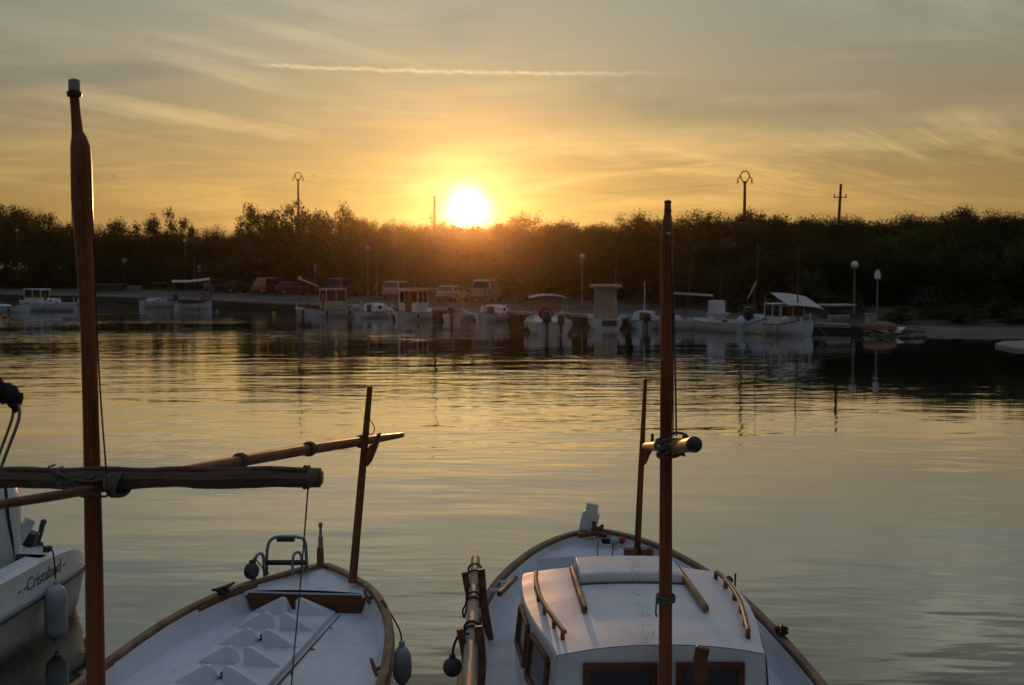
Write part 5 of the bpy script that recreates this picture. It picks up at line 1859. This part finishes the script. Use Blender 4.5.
# small sailing llaut with white boom
t = far_boat('small white sailing boat with brown mast and level white boom right of the right mast', 684, 329.5, -75, 3.7, 1.6, .6, .8, rail=F_white)
pole(t, 'mast', (0, .0, .4), (0, -.35, 3.0), .05, .03, F_brown)
pole(t, 'yard', (0, -.3, 2.8), (.0, -.55, 4.6), .03, .02, F_brown)
pole(t, 'boom', (0, 1.3, 2.28), (0, -1.75, 2.1), .07, .07, F_awning)
pole(t, 'boom_strop', (0, -1.70, 2.05), (0, -1.70, 1.7), .03, .03, F_brown)
MB().ball((0, .7, .72), .35, 12, (1, 1.6, .55)).build('canvas_bundle', F_awning, t)
pole(t, 'yellow_line', (.72, -.3, .62), (.78, -.3, 0.0), .05, .05, F_yel)
# boat with square console
t = far_boat('white boat with a square upright console and large dark outboard', 721, 331.5, -30, 4.4, 2.0, .6, .75, True, stem=False, rail=F_white)
MB().box((-.1, .3, 1.22), (.95, .6, 1.25), taper=(.95, .8)).build('console', F_white, t, bevel=.03)
MB().box((-.1, .18, 1.05), (1.05, 1.0, .12)).build('console_seat', F_awning, t, bevel=.02)
outboard(t, -2.15, .75, .0, 1.45)
MB().box((.55, -1.5, .62), (.5, .9, .35)).build('stern_locker', F_cream, t, bevel=.03)
pole(t, 'antenna', (.35, .5, 1.0), (.35, .5, 3.2), .018, .012, F_galv)
# covered boat with bent mast
t = far_boat('double ended boat under a pale blue cover with a crooked bare mast', 753, 332.5, 165, 3.9, 1.85, .5, .85)
rows = []
for y, w_, z in ((-1.8, .35, .65), (-1.2, 1.35, .72), (0, 1.75, .85), (1.0, 1.35, .85), (1.7, .45, .90)):
    rows.append([(-w_ / 2 * 1.05, y, z - .28), (-w_ / 2, y, z - .1), (-w_ / 4, y, z + .12), (0, y, z + .24), (w_ / 4, y, z + .12), (w_ / 2, y, z - .1), (w_ / 2 * 1.05, y, z - .28)])
MB().grid(rows).build('boat_cover', F_bluetarp, t, 50)
MB().tube(cat([(0, .1, .8), (.02, .1, 2.3), (-.12, .1, 2.9), (-.22, .1, 4.2), (-.2, .1, 5.2)], 5), [.05] * 10 + [.035] * 11, 8).build('mast', F_brown, t)
pole(t, 'sprit', (.35, .0, 2.0), (-.12, .1, 2.95), .04, .05, F_awning)
# cabin boat with tilted awning
t = far_boat('white cabin boat with a windowed house under a tilted cream awning', 786, 334.5, 160, 4.6, 2.1, .6, .95)
wheelhouse(t, -1.0, .6, 1.5, .5, 1.2, F_white, .06)
a_ = awning(t, -1.0, 1.0, 2.3, 2.0, 2.0, F_awning, .0, False, .6, .06)
a_.rotation_euler = (-.34, -.10, .0)
a_.location = (0, .1, .05)
pole(t, 'mast', (.1, 1.25, .6), (.1, 1.25, 4.9), .05, .03, F_brown)
for s in (-1, 1):
    pole(t, 'awning_post', (s * .8, -.9, .6), (s * .8, -.9, 2.2 + s * .1), .025, .025, M_steel)
pole(t, 'bow_fender', (.35, 2.0, .95), (.35, 2.0, .25), .11, .11, F_white)
MB().ball((.65, .9, .85), .25, 10, (1, 1.2, 1)).build('canvas_bundle', F_white, t)

# fenders, gear and mooring lines aboard each moored boat
rg = random.Random(21)
for t, secs in FAR:
    for s in (-1, 1):
        for f in (.38, .66):
            if rg.random() < .3:
                continue
            y, b, zs, zk = secs[int(f * len(secs))]
            MB().lathe([(.02, -.22), (.075, -.16), (.085, 0), (.075, .16), (.02, .22)], (s * (b + .09), y + rg.uniform(-.15, .15), zs - .22), 10).build('side_fender', rg.choice([F_white, F_motor, F_bluetarp]), t, 70)
    y, b, zs, zk = secs[int(.72 * len(secs))]
    MB().ball((rg.uniform(-.3, .3) * b, y, zs + .02), .16, 10, (rg.uniform(.8, 1.6), rg.uniform(.8, 1.5), .8)).build('deck_gear', rg.choice([F_dark, F_brown, F_redc, F_cream]), t, 70)
    y, b, zs, zk = secs[int(.08 * len(secs))]
    MB().tube(cat([(0, y, zs), (.1, y + .9, zs - .25), (.3, y + 2.2, .02)], 5), .018, 5).build('mooring_line', M_rope, t)
# craft drawn up at the right end of the quay
def upturned(label, px, py, zg, head, L, B, H, m_, name='rowing_boat'):
    p = onz(px, py, zg)
    t = thing(name, label, 'boat', (p.x, p.y, zg), -R(head), 'small boats drawn up by the beach')
    rows = []
    for u in np.linspace(-1, 1, 11):
        w = B / 2 * max(.03, (1 - abs(u) ** 2.6)) ** .8
        h = H * max(.1, (1 - .55 * abs(u) ** 3))
        rows.append([(w * math.cos(a), u * L / 2, h * abs(math.sin(a)) ** .8) for a in np.linspace(0, math.pi, 9)])
    MB().grid(rows).build('hull', m_, t, 50)
    MB().sweep([(0, u * L / 2, H * max(.1, (1 - .55 * abs(u) ** 3)) + .015) for u in np.linspace(-.9, .9, 9)], .05, .05).build('keel', F_brown, t)
    return t


upturned('faded orange upturned dinghy at the end of the quay', 880, 329.5, .32, 86, 2.0, 1.0, .45, F_kayak)
upturned('pale upturned rowing boat between the orange dinghy and the sand', 899, 332.5, .12, 60, 1.7, .8, .32, F_white)
upturned('small brown upturned rowing boat at the start of the sand', 914, 333, .12, 100, 1.3, .8, .30, F_brown)
# loose shore boulders
rg = random.Random(11)
for i, (px, py, r) in enumerate(((852, 331, .35), (866, 333, .3), (889, 336, .32), (906, 337.5, .28), (921, 337, .25), (876, 335, .26))):
    p = onz(px, py, .05)
    bm = bmesh.new()
    bmesh.ops.create_icosphere(bm, subdivisions=2, radius=r)
    for v in bm.verts:
        v.co *= 1 + rg.uniform(-.22, .22)
        v.co.z *= .6
        v.co.x *= 1.4
    me = bpy.data.meshes.new('boulder'); bm.to_mesh(me); bm.free()
    me.materials.append(M_stone)
    o = bpy.data.objects.new('boulder', me); COL.objects.link(o)
    o.location = (p.x, p.y, .02)
    tag(o, 'dark rough boulder at the waterline where the quay meets the sand', 'boulder', 'boulders at the end of the quay')
# pale slip of stone at the right edge
p = onz(1030, 346, 0.0)
sl_pts = [onz(995, 344, 0.1), onz(1003, 341.5, .1), onz(1040, 340, .1), onz(1090, 340, .1), onz(1090, 351, .1), onz(1040, 350, .1), onz(1012, 348, .1)]
k = len(sl_pts)
structure(MB().add([(q.x, q.y, .12) for q in sl_pts] + [(q.x, q.y, -.6) for q in sl_pts], [tuple(range(k))] + [(i, (i + 1) % k, (i + 1) % k + k, i + k) for i in range(k)]).build('slipway', M_concrete, None, 0))

# ------------------------------------------------------------------ vehicles
CARG = 'vehicles parked behind the far quay'


def vehicle(name, label, cat_, px, py, head, paintm, kind='hatch', Yd=None, s=1.0):
    """head: direction the nose points, degrees clockwise from straight away"""
    Y = 100
    for _ in range(30):
        xg = (px - 512) / F_PX * Y
        z = gz(xg, Y) + .03
        Yn = onz(px, py, z).y if py else Y
        Y = min(max(Yn, ys(xg) + 5), ys(xg) + 30) * .5 + Y * .5
    if Yd:
        Y = Yd
    xg = (px - 512) / F_PX * Y
    t = thing(name, label, cat_, (xg, Y, gz(xg, Y) + .03), -R(head), CARG)
    if kind == 'hatch':
        L, Wd, H = 4.0, 1.72, 1.48
        body = [(-1.98, .35), (-2.0, .72), (-1.93, .95), (-1.0, 1.0), (.75, .96), (1.7, .84), (1.98, .68), (2.0, .35)]
        roof = [(-1.88, .95), (-1.55, 1.42), (-1.2, 1.48), (-.2, 1.47), (.1, 1.42), (.85, .95)]
    elif kind == 'suv':
        L, Wd, H = 4.4, 1.85, 1.75
        body = [(-2.15, .42), (-2.2, .8), (-2.15, 1.08), (-1, 1.12), (.85, 1.10), (1.9, 1.02), (2.2, .85), (2.2, .42)]
        roof = [(-2.1, 1.08), (-1.9, 1.68), (-1.6, 1.75), (-.1, 1.74), (.2, 1.68), (.95, 1.09)]
    elif kind == 'van':
        L, Wd, H = 4.6, 1.85, 2.0
        body = [(-2.25, .40), (-2.3, .8), (-2.28, 1.15), (-1, 1.15), (1.3, 1.12), (2.1, .98), (2.3, .75), (2.3, .4)]
        roof = [(-2.26, 1.13), (-2.15, 1.92), (-2.0, 1.98), (.5, 1.98), (.75, 1.92), (1.45, 1.11)]
    else:
        L, Wd, H = 4.9, 1.8, 1.75
        body = [(-2.4, .5), (-2.42, .95), (-2.4, 1.08), (-.6, 1.08), (1.2, 1.06), (2.1, .98), (2.4, .82), (2.4, .5)]
        roof = [(-.75, 1.06), (-.65, 1.68), (-.45, 1.74), (.45, 1.73), (.65, 1.67), (1.25, 1.05)]
    mb = MB()
    rows = []
    n = len(body)
    for x, f in ((-1, .94), (-.93, 1), (.93, 1), (1, .94)):
        cx = [p for p in body]
        rows.append([(x * Wd / 2, p[0] * f, .35 + (p[1] - .35) * (f if p[1] > .6 else 1)) for p in cx])
    mb.grid(rows)
    mb.f.append(tuple(range(n))); mb.f.append(tuple(3 * n + j for j in range(n - 1, -1, -1)))
    mb.grid([[(x * Wd / 2 * .97, p[0] * .99, .35) for p in (body[0], body[-1])] for x in (-1, 1)])
    mb.build('body', paintm, t, 40, bevel=.03)
    # roof with pillars, glass between
    mb = MB()
    n = len(roof)
    def inset(p):
        return 1 - .22 * (p[1] - roof[0][1]) / (H - roof[0][1])
    rows = [[(x * Wd / 2 * .95 * inset(p), p[0], p[1]) for p in roof] for x in (-1, 1)]
    mb.grid(rows)
    mb.f.append(tuple(range(n))); mb.f.append(tuple(2 * n - 1 - j for j in range(n)))
    gh = mb.build('roof', paintm, t, 40, bevel=.03)
    def sidept(y, z, sgn, off=.012):
        f = 1 - .22 * (z - roof[0][1]) / (H - roof[0][1])
        return Vector((sgn * (Wd / 2 * .95 * f + off), y, z))
    zb, zt = roof[0][1] + .05, H - .12
    yb0, yb1 = roof[0][0] + .18, roof[-1][0] - .18
    yt0, yt1 = roof[1][0] + .12, roof[-2][0] - .06
    for sgn in (-1, 1):
        ym = (yb0 + yb1) / 2
        ymt = (yt0 + yt1) / 2
        for (a0, a1, b0, b1) in ((yb0, ym - .04, yt0, ymt - .04), (ym + .04, yb1, ymt + .04, yt1)):
            MB().add([sidept(a0, zb, sgn), sidept(a1, zb, sgn), sidept(b1, zt, sgn), sidept(b0, zt, sgn)], [(0, 1, 2, 3)]).build('side_window', F_glass, t, 0)
    def endglass(i0, i1, nm):
        a, b = Vector((0, *roof[i0])), Vector((0, *roof[i1]))
        d = (b - a); nrm = Vector((0, d.z, -d.y)).normalized() * (.015 if i0 < 2 else .015)
        if i0 < 2:
            nrm = Vector((0, -d.z, d.y)).normalized() * .015
        pts = []
        for u, sx in ((.12, -1), (.12, 1), (.90, 1), (.90, -1)):
            q = a + d * u
            f = 1 - .22 * (q.z - roof[0][1]) / (H - roof[0][1])
            pts.append(Vector((sx * Wd / 2 * .95 * f * .88, q.y, q.z)) + nrm)
        MB().add(pts, [(0, 1, 2, 3)]).build(nm, F_glass, t, 0)
    endglass(0, 1, 'rear_window')
    endglass(n - 1, n - 2, 'windscreen')
    for sx in (-1, 1):
        for yy in (-L * .31, L * .32):
            rot = Matrix.Rotation(R(90), 3, 'Y')
            wl = MB().lathe([(.22, -.10), (.31, -.10), (.33, -.07), (.33, .07), (.31, .10), (.22, .10)], (sx * (Wd / 2 - .08), yy, .33), 18, rot).build('wheel', F_tyre, t)
            MB().lathe([(.03, -.112), (.2, -.104), (.215, -.09), (.215, .09), (.2, .104), (.03, .112)], (sx * (Wd / 2 - .08), yy, .33), 14, rot).build('rim', F_rim, wl)
        MB().box((sx * Wd * .36, L / 2 - .03, body[-2][1] - .02), (.34, .06, .14)).build('headlight', F_sign, t, bevel=.02)
        MB().box((sx * Wd * .40, -L / 2 + .02, body[1][1] + .08), (.22, .06, .2)).build('tail_light', M_red, t, bevel=.02)
    MB().box((0, L / 2 - .01, .45), (Wd * .92, .10, .16)).build('bumper', F_motor, t, bevel=.03)
    MB().box((0, -L / 2 + .01, .45), (Wd * .92, .10, .16)).build('bumper', F_motor, t, bevel=.03)
    MB().box((0, -L / 2 - .03, .72), (.5, .02, .11)).build('number_plate', F_sign, t)
    return t


vehicle('parked_car', 'dark estate car parked behind the red backed awning boat', 'car', 222, 292, 60, paint('dark_grey_paint', (.05, .052, .056)), 'suv')
vehicle('parked_car', 'low dark car between the dark estate car and the red van', 'car', 241, 292.5, 75, paint('dark_paint', (.035, .033, .033)), 'hatch')
vehicle('parked_van', 'red van with pale framed rear door parked left of the beige wheelhouse boat', 'van', 265, 294, -35, paint('red_paint', (.20, .025, .018)), 'van')
vehicle('parked_car', 'dark red car parked right of the red van', 'car', 294, 294.5, 70, paint('maroon_paint', (.16, .025, .018)), 'hatch')
vehicle('parked_van', 'dark van with roof bars parked behind the beige wheelhouse boat', 'van', 345, 297, 20, paint('brown_grey_paint', (.06, .05, .045)), 'van')
vehicle('parked_car', 'white hatchback parked above the boat with the long flat roof', 'car', 400, 299, 20, paint('white_paint', (.32, .32, .32)), 'suv')
vehicle('parked_car', 'white car with dark lower half parked left of the white van', 'car', 453, 302, 20, paint('white_car_paint', (.30, .30, .295)), 'hatch')
vehicle('parked_van', 'white van parked below the setting sun', 'van', 487, 302, 12, paint('white_van_paint', (.30, .30, .295)), 'van')

# ------------------------------------------------------------------ posts, lamps, signs
LAMPG = 'street lamps along the far quay'
SIGNG = 'road signs along the far quay'


def foot(px, yfoot, dmin=2.5, dmax=26):
    Y = 100
    for _ in range(40):
        xg = (px - 512) / F_PX * Y
        z = gz(xg, Y)
        Yn = onz(px, yfoot, z).y if yfoot > 280 else ys(xg) + dmax
        Y = min(max(Yn, ys(xg) + dmin), ys(xg) + dmax) * .5 + Y * .5
    xg = (px - 512) / F_PX * Y
    return Vector((xg, Y, gz(xg, Y)))


def lamp(label, px, ytop, yfoot, r=.27, kind='globe'):
    r *= .88
    p = foot(px, yfoot)
    top = at(px, ytop, p.y).z
    h = top - p.z
    t = thing('street_lamp', label, 'street lamp', p, 0, LAMPG)
    MB().lathe([(.10, -.05), (.10, .5), (.075, .55), (.055, .6), (.05, h - 2 * r), (.07, h - 2 * r + .02)], (0, 0, 0), 12).build('post', F_galv, t)
    if kind == 'globe':
        MB().ball((0, 0, h - r), r, 16).build('lamp_globe', F_lampg, t, 70)
        MB().lathe([(.12, h - 2 * r - .02), (.14, h - 2 * r + .06), (.06, h - 2 * r + .08)], (0, 0, 0), 12).build('collar', M_metal_dk, t)
    else:
        MB().lathe([(.10, h - .62), (.20, h - .55), (.16, h - .2), (.05, h)], (0, 0, 0), 14).build('lamp_shade', F_lampg, t, 60)
    return t


lamp('round globe lamp on a tall post at the far left', 19, 229, 287)
lamp('round globe lamp half hidden by trees above the white awning boat', 186, 239, 287)
lamp('dim globe lamp above the boat with the long flat roof', 368, 246, 297, .24)
lamp('globe lamp right of the sunlit glow above the sports boat', 582, 253.5, 306, .24)
lamp('pale globe lamp on the shore, left of the pointed lamp at right', 854, 261, 316, .29)
lamp('pointed white lamp on a slim post beside the orange dinghy', 877, 269.5, 324, .2, 'cone')


def sign(label, px, ytop, yfoot, w, h, shape='square', m_=None):
    p = foot(px, yfoot)
    z1 = at(px, ytop, p.y).z - p.z
    t = thing('road_sign', label, 'sign', p, 0, SIGNG)
    pole(t, 'post', (0, .03, -.05), (0, .03, z1 - .02), .035, .035, F_galv)
    mb = MB()
    if shape == 'square':
        mb.box((0, 0, z1 - h / 2), (w, .03, h))
    else:
        mb.prism([(-w / 2, z1 - h), (w / 2, z1 - h), (w * .06, z1), (-w * .06, z1)], .03, Matrix.Translation((0, -.02, 0)))
    mb.build('plate', m_ or F_sign, t, bevel=.008)
    return t


sign('square grey road sign on a post left of the dark canopy boat', 125.5, 258, 288, .8, .8)
sign('blue green road sign behind the flat dark canopy', 163.5, 264, 288, .5, .85, m_=F_signblue)
sign('tall narrow square sign just left of the triangular sign', 200.5, 265, 289, .62, 1.05)
sign('triangular road sign right of the narrow square sign', 209.5, 262, 289, .7, 1.0, 'tri')
sign('narrow sign on a post left of the left mast', 76.5, 265, 288, .3, .9)
sign('small pale sign on a thin post above the small open boat', 315.5, 263, 297, .16, 1.0)
for px, yt, yf, lb in ((56, 264, 288, 'pale bare post between the motor cruiser and the left mast'), (195, 257, 289, 'thin bare post left of the narrow square sign'), (377, 262, 299, 'thin bare pole above the rounded cuddy boat')):
    p = foot(px, yf)
    t = thing('bare_post', lb, 'post', p, 0, 'posts along the far quay')
    z1 = at(px, yt, p.y).z - p.z
    pole(t, 'shaft', (0, 0, -.05), (0, 0, z1), .055, .045, F_galv)
    MB().ball((0, 0, z1), .06, 8).build('cap', F_galv, t)

# ------------------------------------------------------------------ power poles and lines
def power_pole(label, px, ytop, dt, kind, lean=0.0):
    Y = 130
    for _ in range(10):
        xg = (px - 512) / F_PX * Y
        Y = .5 * Y + .5 * (ys(xg) + dt)
    top = at(px, ytop, Y)
    g = gz(top.x, Y)
    h = top.z - g
    t = thing('power_pole', label, 'power pole', (top.x - lean * h, Y, g), 0, 'power poles on the skyline')
    MB().tube([(0, 0, -.2), (lean * h * .5, 0, h * .5), (lean * (h - (1.0 if kind == 'lyre' else 0)), 0, h - (1.0 if kind == 'lyre' else 0))], [.24, .19, .14], 8).build('pole', F_wood_pole, t)
    if kind == 'lyre':
        for s in (-1, 1):
            arm = MB().tube(cat([(0, 0, h - 1.4), (s * .28, 0, h - .95), (s * .50, 0, h - .45), (s * .30, 0, h), (0, 0, h + .12)], 5), .07, 6).build('arm', F_wood_pole, t)
            MB().tube([(s * .50, 0, h - .45), (s * .78, 0, h - .75)], .06, 6).lathe([(.05, h - 1.25), (.10, h - 1.2), (.06, h - 1.0), (.10, h - .95), (.04, h - .75)], (s * .78, 0, 0), 8).build('insulator', F_wood_pole, arm)
    elif kind == 'cross':
        a = MB().box((lean * (h - 1.5), 0, h - 1.5), (1.5, .10, .10)).build('crossarm', F_wood_pole, t)
        for s in (-1, 1):
            MB().lathe([(.05, 0), (.09, .1), (.05, .2), (.08, .3), (.02, .34)], (lean * (h - 1.5) + s * .65, 0, h - 1.45), 8).build('insulator', F_wood_pole, a)
    return Vector((top.x, Y, top.z))


P1 = power_pole('short power pole at the far left of the skyline', 72, 209, 60, 'plain')
P2 = power_pole('lyre topped power pole rising above the skyline pine clump', 298, 173, 60, 'lyre')
P3 = power_pole('bare power pole on the skyline just left of the sun', 434.5, 196, 60, 'plain')
P4 = power_pole('lyre topped power pole on the right part of the skyline', 745, 172, 66, 'lyre')
P5 = power_pole('leaning power pole with a crossarm at the right of the skyline', 841, 184, 70, 'cross', .045)


def wire(label, a, b, sag, r=.007):
    c = (a + b) / 2
    pts = []
    for u in np.linspace(0, 1, 25):
        p = a.lerp(b, u)
        p = p - Vector((0, 0, sag * 4 * u * (1 - u)))
        pts.append(p - c)
    o = MB().tube(pts, r, 5).build('power_line', F_wood_pole)
    o.location = c
    tag(o, label, 'power line', 'power lines on the skyline')


wire('sagging power line between the far left pole and the lyre pole by the pines', P1 + Vector((0, 0, -.1)), P2 + Vector((-.78, 0, -1.2)), 0.8)
wire('sagging power line from the pine clump pole towards the pole left of the sun', P2 + Vector((.78, 0, -1.2)), P3 + Vector((0, 0, -.1)), 0.5)
wire('long power line from the pole left of the sun to the right lyre pole', P3 + Vector((0, 0, -.1)), P4 + Vector((-.78, 0, -1.2)), 0.5)
wire('power line between the right lyre pole and the leaning pole', P4 + Vector((.78, 0, -1.2)), P5 + Vector((-.65, 0, -1.2)), .8)
wire('power line running from the leaning pole out of the right edge', P5 + Vector((.65, 0, -1.2)), P5 + Vector((70, -18, -1.0)), 2.0)

# ------------------------------------------------------------------ small buildings and walls on the shore
def hut(label, px, yt, yf, w, d, rot, wallm, roofm, name='stone_hut'):
    p = foot(px, yf, 3, 22)
    h = at(px, yt, p.y).z - p.z
    t = thing(name, label, 'hut', p, rot)
    MB().box((0, 0, h / 2 - .14), (w, d, h - .26)).build('wall', wallm, t, bevel=.02)
    MB().box((0, 0, h - .07), (w + .3, d + .3, .12)).build('roof', roofm, t, bevel=.02)
    MB().box((w * .2, -d / 2 - .012, h * .36), (.75, .05, h * .68)).build('door', F_brown, t, bevel=.01)
    MB().box((-w * .25, -d / 2 - .012, h * .55), (.5, .05, .4)).build('window', F_glass, t, bevel=.01)
    return t


hut('low stone hut with a pale flat roof beside the right globe lamp', 836, 304, 318, 1.7, 1.4, 0.1, M_stone, F_awning)
hut('low pale hut behind the quay left of the square road sign', 109, 284, 291.5, 4.2, 2.2, .05, M_stone, M_concrete)
p = foot(870.5, 325, 1.2, 9)
t = thing('service_box', 'beige boxy service pedestal beside the pointed lamp', 'box', p, .1)
MB().box((0, 0, .30), (.50, .40, .60)).build('cabinet', F_cream, t, bevel=.015)
MB().box((0, 0, .66), (.62, .5, .10)).build('cap', M_concrete, t, bevel=.01)
MB().box((0, -.205, .3), (.36, .02, .42)).build('door', F_tarp, t, bevel=.006)
# low walls
def low_wall(label, a, b, h, th, m_):
    c = (a + b) / 2
    d = b - a
    ang = math.atan2(d.y, d.x)
    o = MB().box((0, 0, h / 2 - .1), (d.length, th, h + .2)).build('low_wall', m_, None, 35, bevel=.02)
    o.location = c
    o.rotation_euler = (0, 0, ang)
    tag(o, label, 'wall')


a, b = foot(916, 292, 17, 26), foot(962, 292, 17, 26)
low_wall('low rubble wall on the slope behind the two right lamps', Vector((a.x, a.y, a.z)), Vector((b.x, b.y, b.z)), .9, .5, M_stone)
a, b = foot(128, 291, 14, 22), foot(141, 291, 14, 22)
low_wall('short pale wall beside the square road sign', a, b, .8, .3, M_concrete)
p0_, p1_ = foot(795, 322, 2.2, 12), foot(822, 321, 2.2, 12)
for i, (px, lb) in enumerate(((832, 'grey stone block on the quay left of the low hut corner'), (840, 'grey stone block on the quay below the hut'), (846, 'grey stone block nearest the service box'))):
    p = foot(px, 321.5, 2.0, 12)
    o = MB().box((0, 0, .18), (.5, .42, .44), taper=(.9, .9)).build('stone_block', M_concrete, None, 35, bevel=.05)
    o.location = p
    o.rotation_euler = (0, 0, .3 * i)
    tag(o, lb, 'stone block', 'stone blocks on the quay')

# ------------------------------------------------------------------ buoys, birds
def buoy(label, px, py, m_, r=.16):
    p = onz(px, py, .05)
    t = thing('mooring_buoy', label, 'buoy', (p.x, p.y, .04), 0, 'mooring buoys in front of the far boats')
    MB().ball((0, 0, .04), r, 14, (1, 1, .95)).build('float', m_, t, 70)
    MB().lathe([(.03, r * .95), (.045, r + .03), (.02, r + .06)], (0, 0, 0), 8).build('ring', M_metal_dk, t)


buoy('small orange buoy off the leftmost far boat', 4.5, 317, F_orange, .2)
buoy('small yellow buoy left of the small open boat', 274, 313.5, F_yel)
buoy('small yellow buoy at the stem of the beige wheelhouse boat', 323.5, 315, F_yel)
buoy('small red buoy left of the sports boat', 522, 317.5, M_red, .14)
buoy('small yellow buoy below the pale blue covered boat', 759.5, 333.5, F_yel, .13)
buoy('tiny pale buoy between the awning boat and the small open boat', 217, 311, F_awning, .12)
for px, py, Y, lb in ((113.5, 176, 120, 'tiny dark bird flying right of the left mast'), (314.5, 176, 130, 'tiny dark bird flying above the pine clump')):
    p = at(px, py, Y)
    t = thing('flying_bird', lb, 'bird', p, .4, 'birds in the sky')
    MB().tube([(0, -.24, 0), (0, -.1, 0), (0, .08, .01), (0, .2, .02), (0, .27, .01)], [.01, .06, .07, .045, .01], 8).build('body', F_motor, t)
    for s in (-1, 1):
        MB().grid([[(s * .04, -.07, .02), (s * .04, .10, .03)], [(s * .25, -.08, .10), (s * .25, .07, .11)], [(s * .50, -.12, .04), (s * .50, -.08, .05)]]).build('wing', F_motor, t)

# ------------------------------------------------------------------ evening air
hb = MB().box((0, 3400, 7.5), (6600, 7200, 21)).build('haze', None, None, 0)
hb.data.materials.clear()
hm_ = bpy.data.materials.new('evening_haze')
hm_.use_nodes = True
hm_.node_tree.nodes.clear()
hn = NT(hm_.node_tree)
pv_ = hn.node('ShaderNodeVolumePrincipled')
pv_.inputs['Color'].default_value = (1.0, 0.72, 0.42, 1)
pv_.inputs['Density'].default_value = HAZE_DENSITY
pv_.inputs['Anisotropy'].default_value = HAZE_G
ho_ = hn.node('ShaderNodeOutputMaterial')
hn.l.new(pv_.outputs[0], ho_.inputs['Volume'])
hb.data.materials.append(hm_)
hb['kind'] = 'stuff'
hb['label'] = 'thin warm evening haze in the air over the harbour'
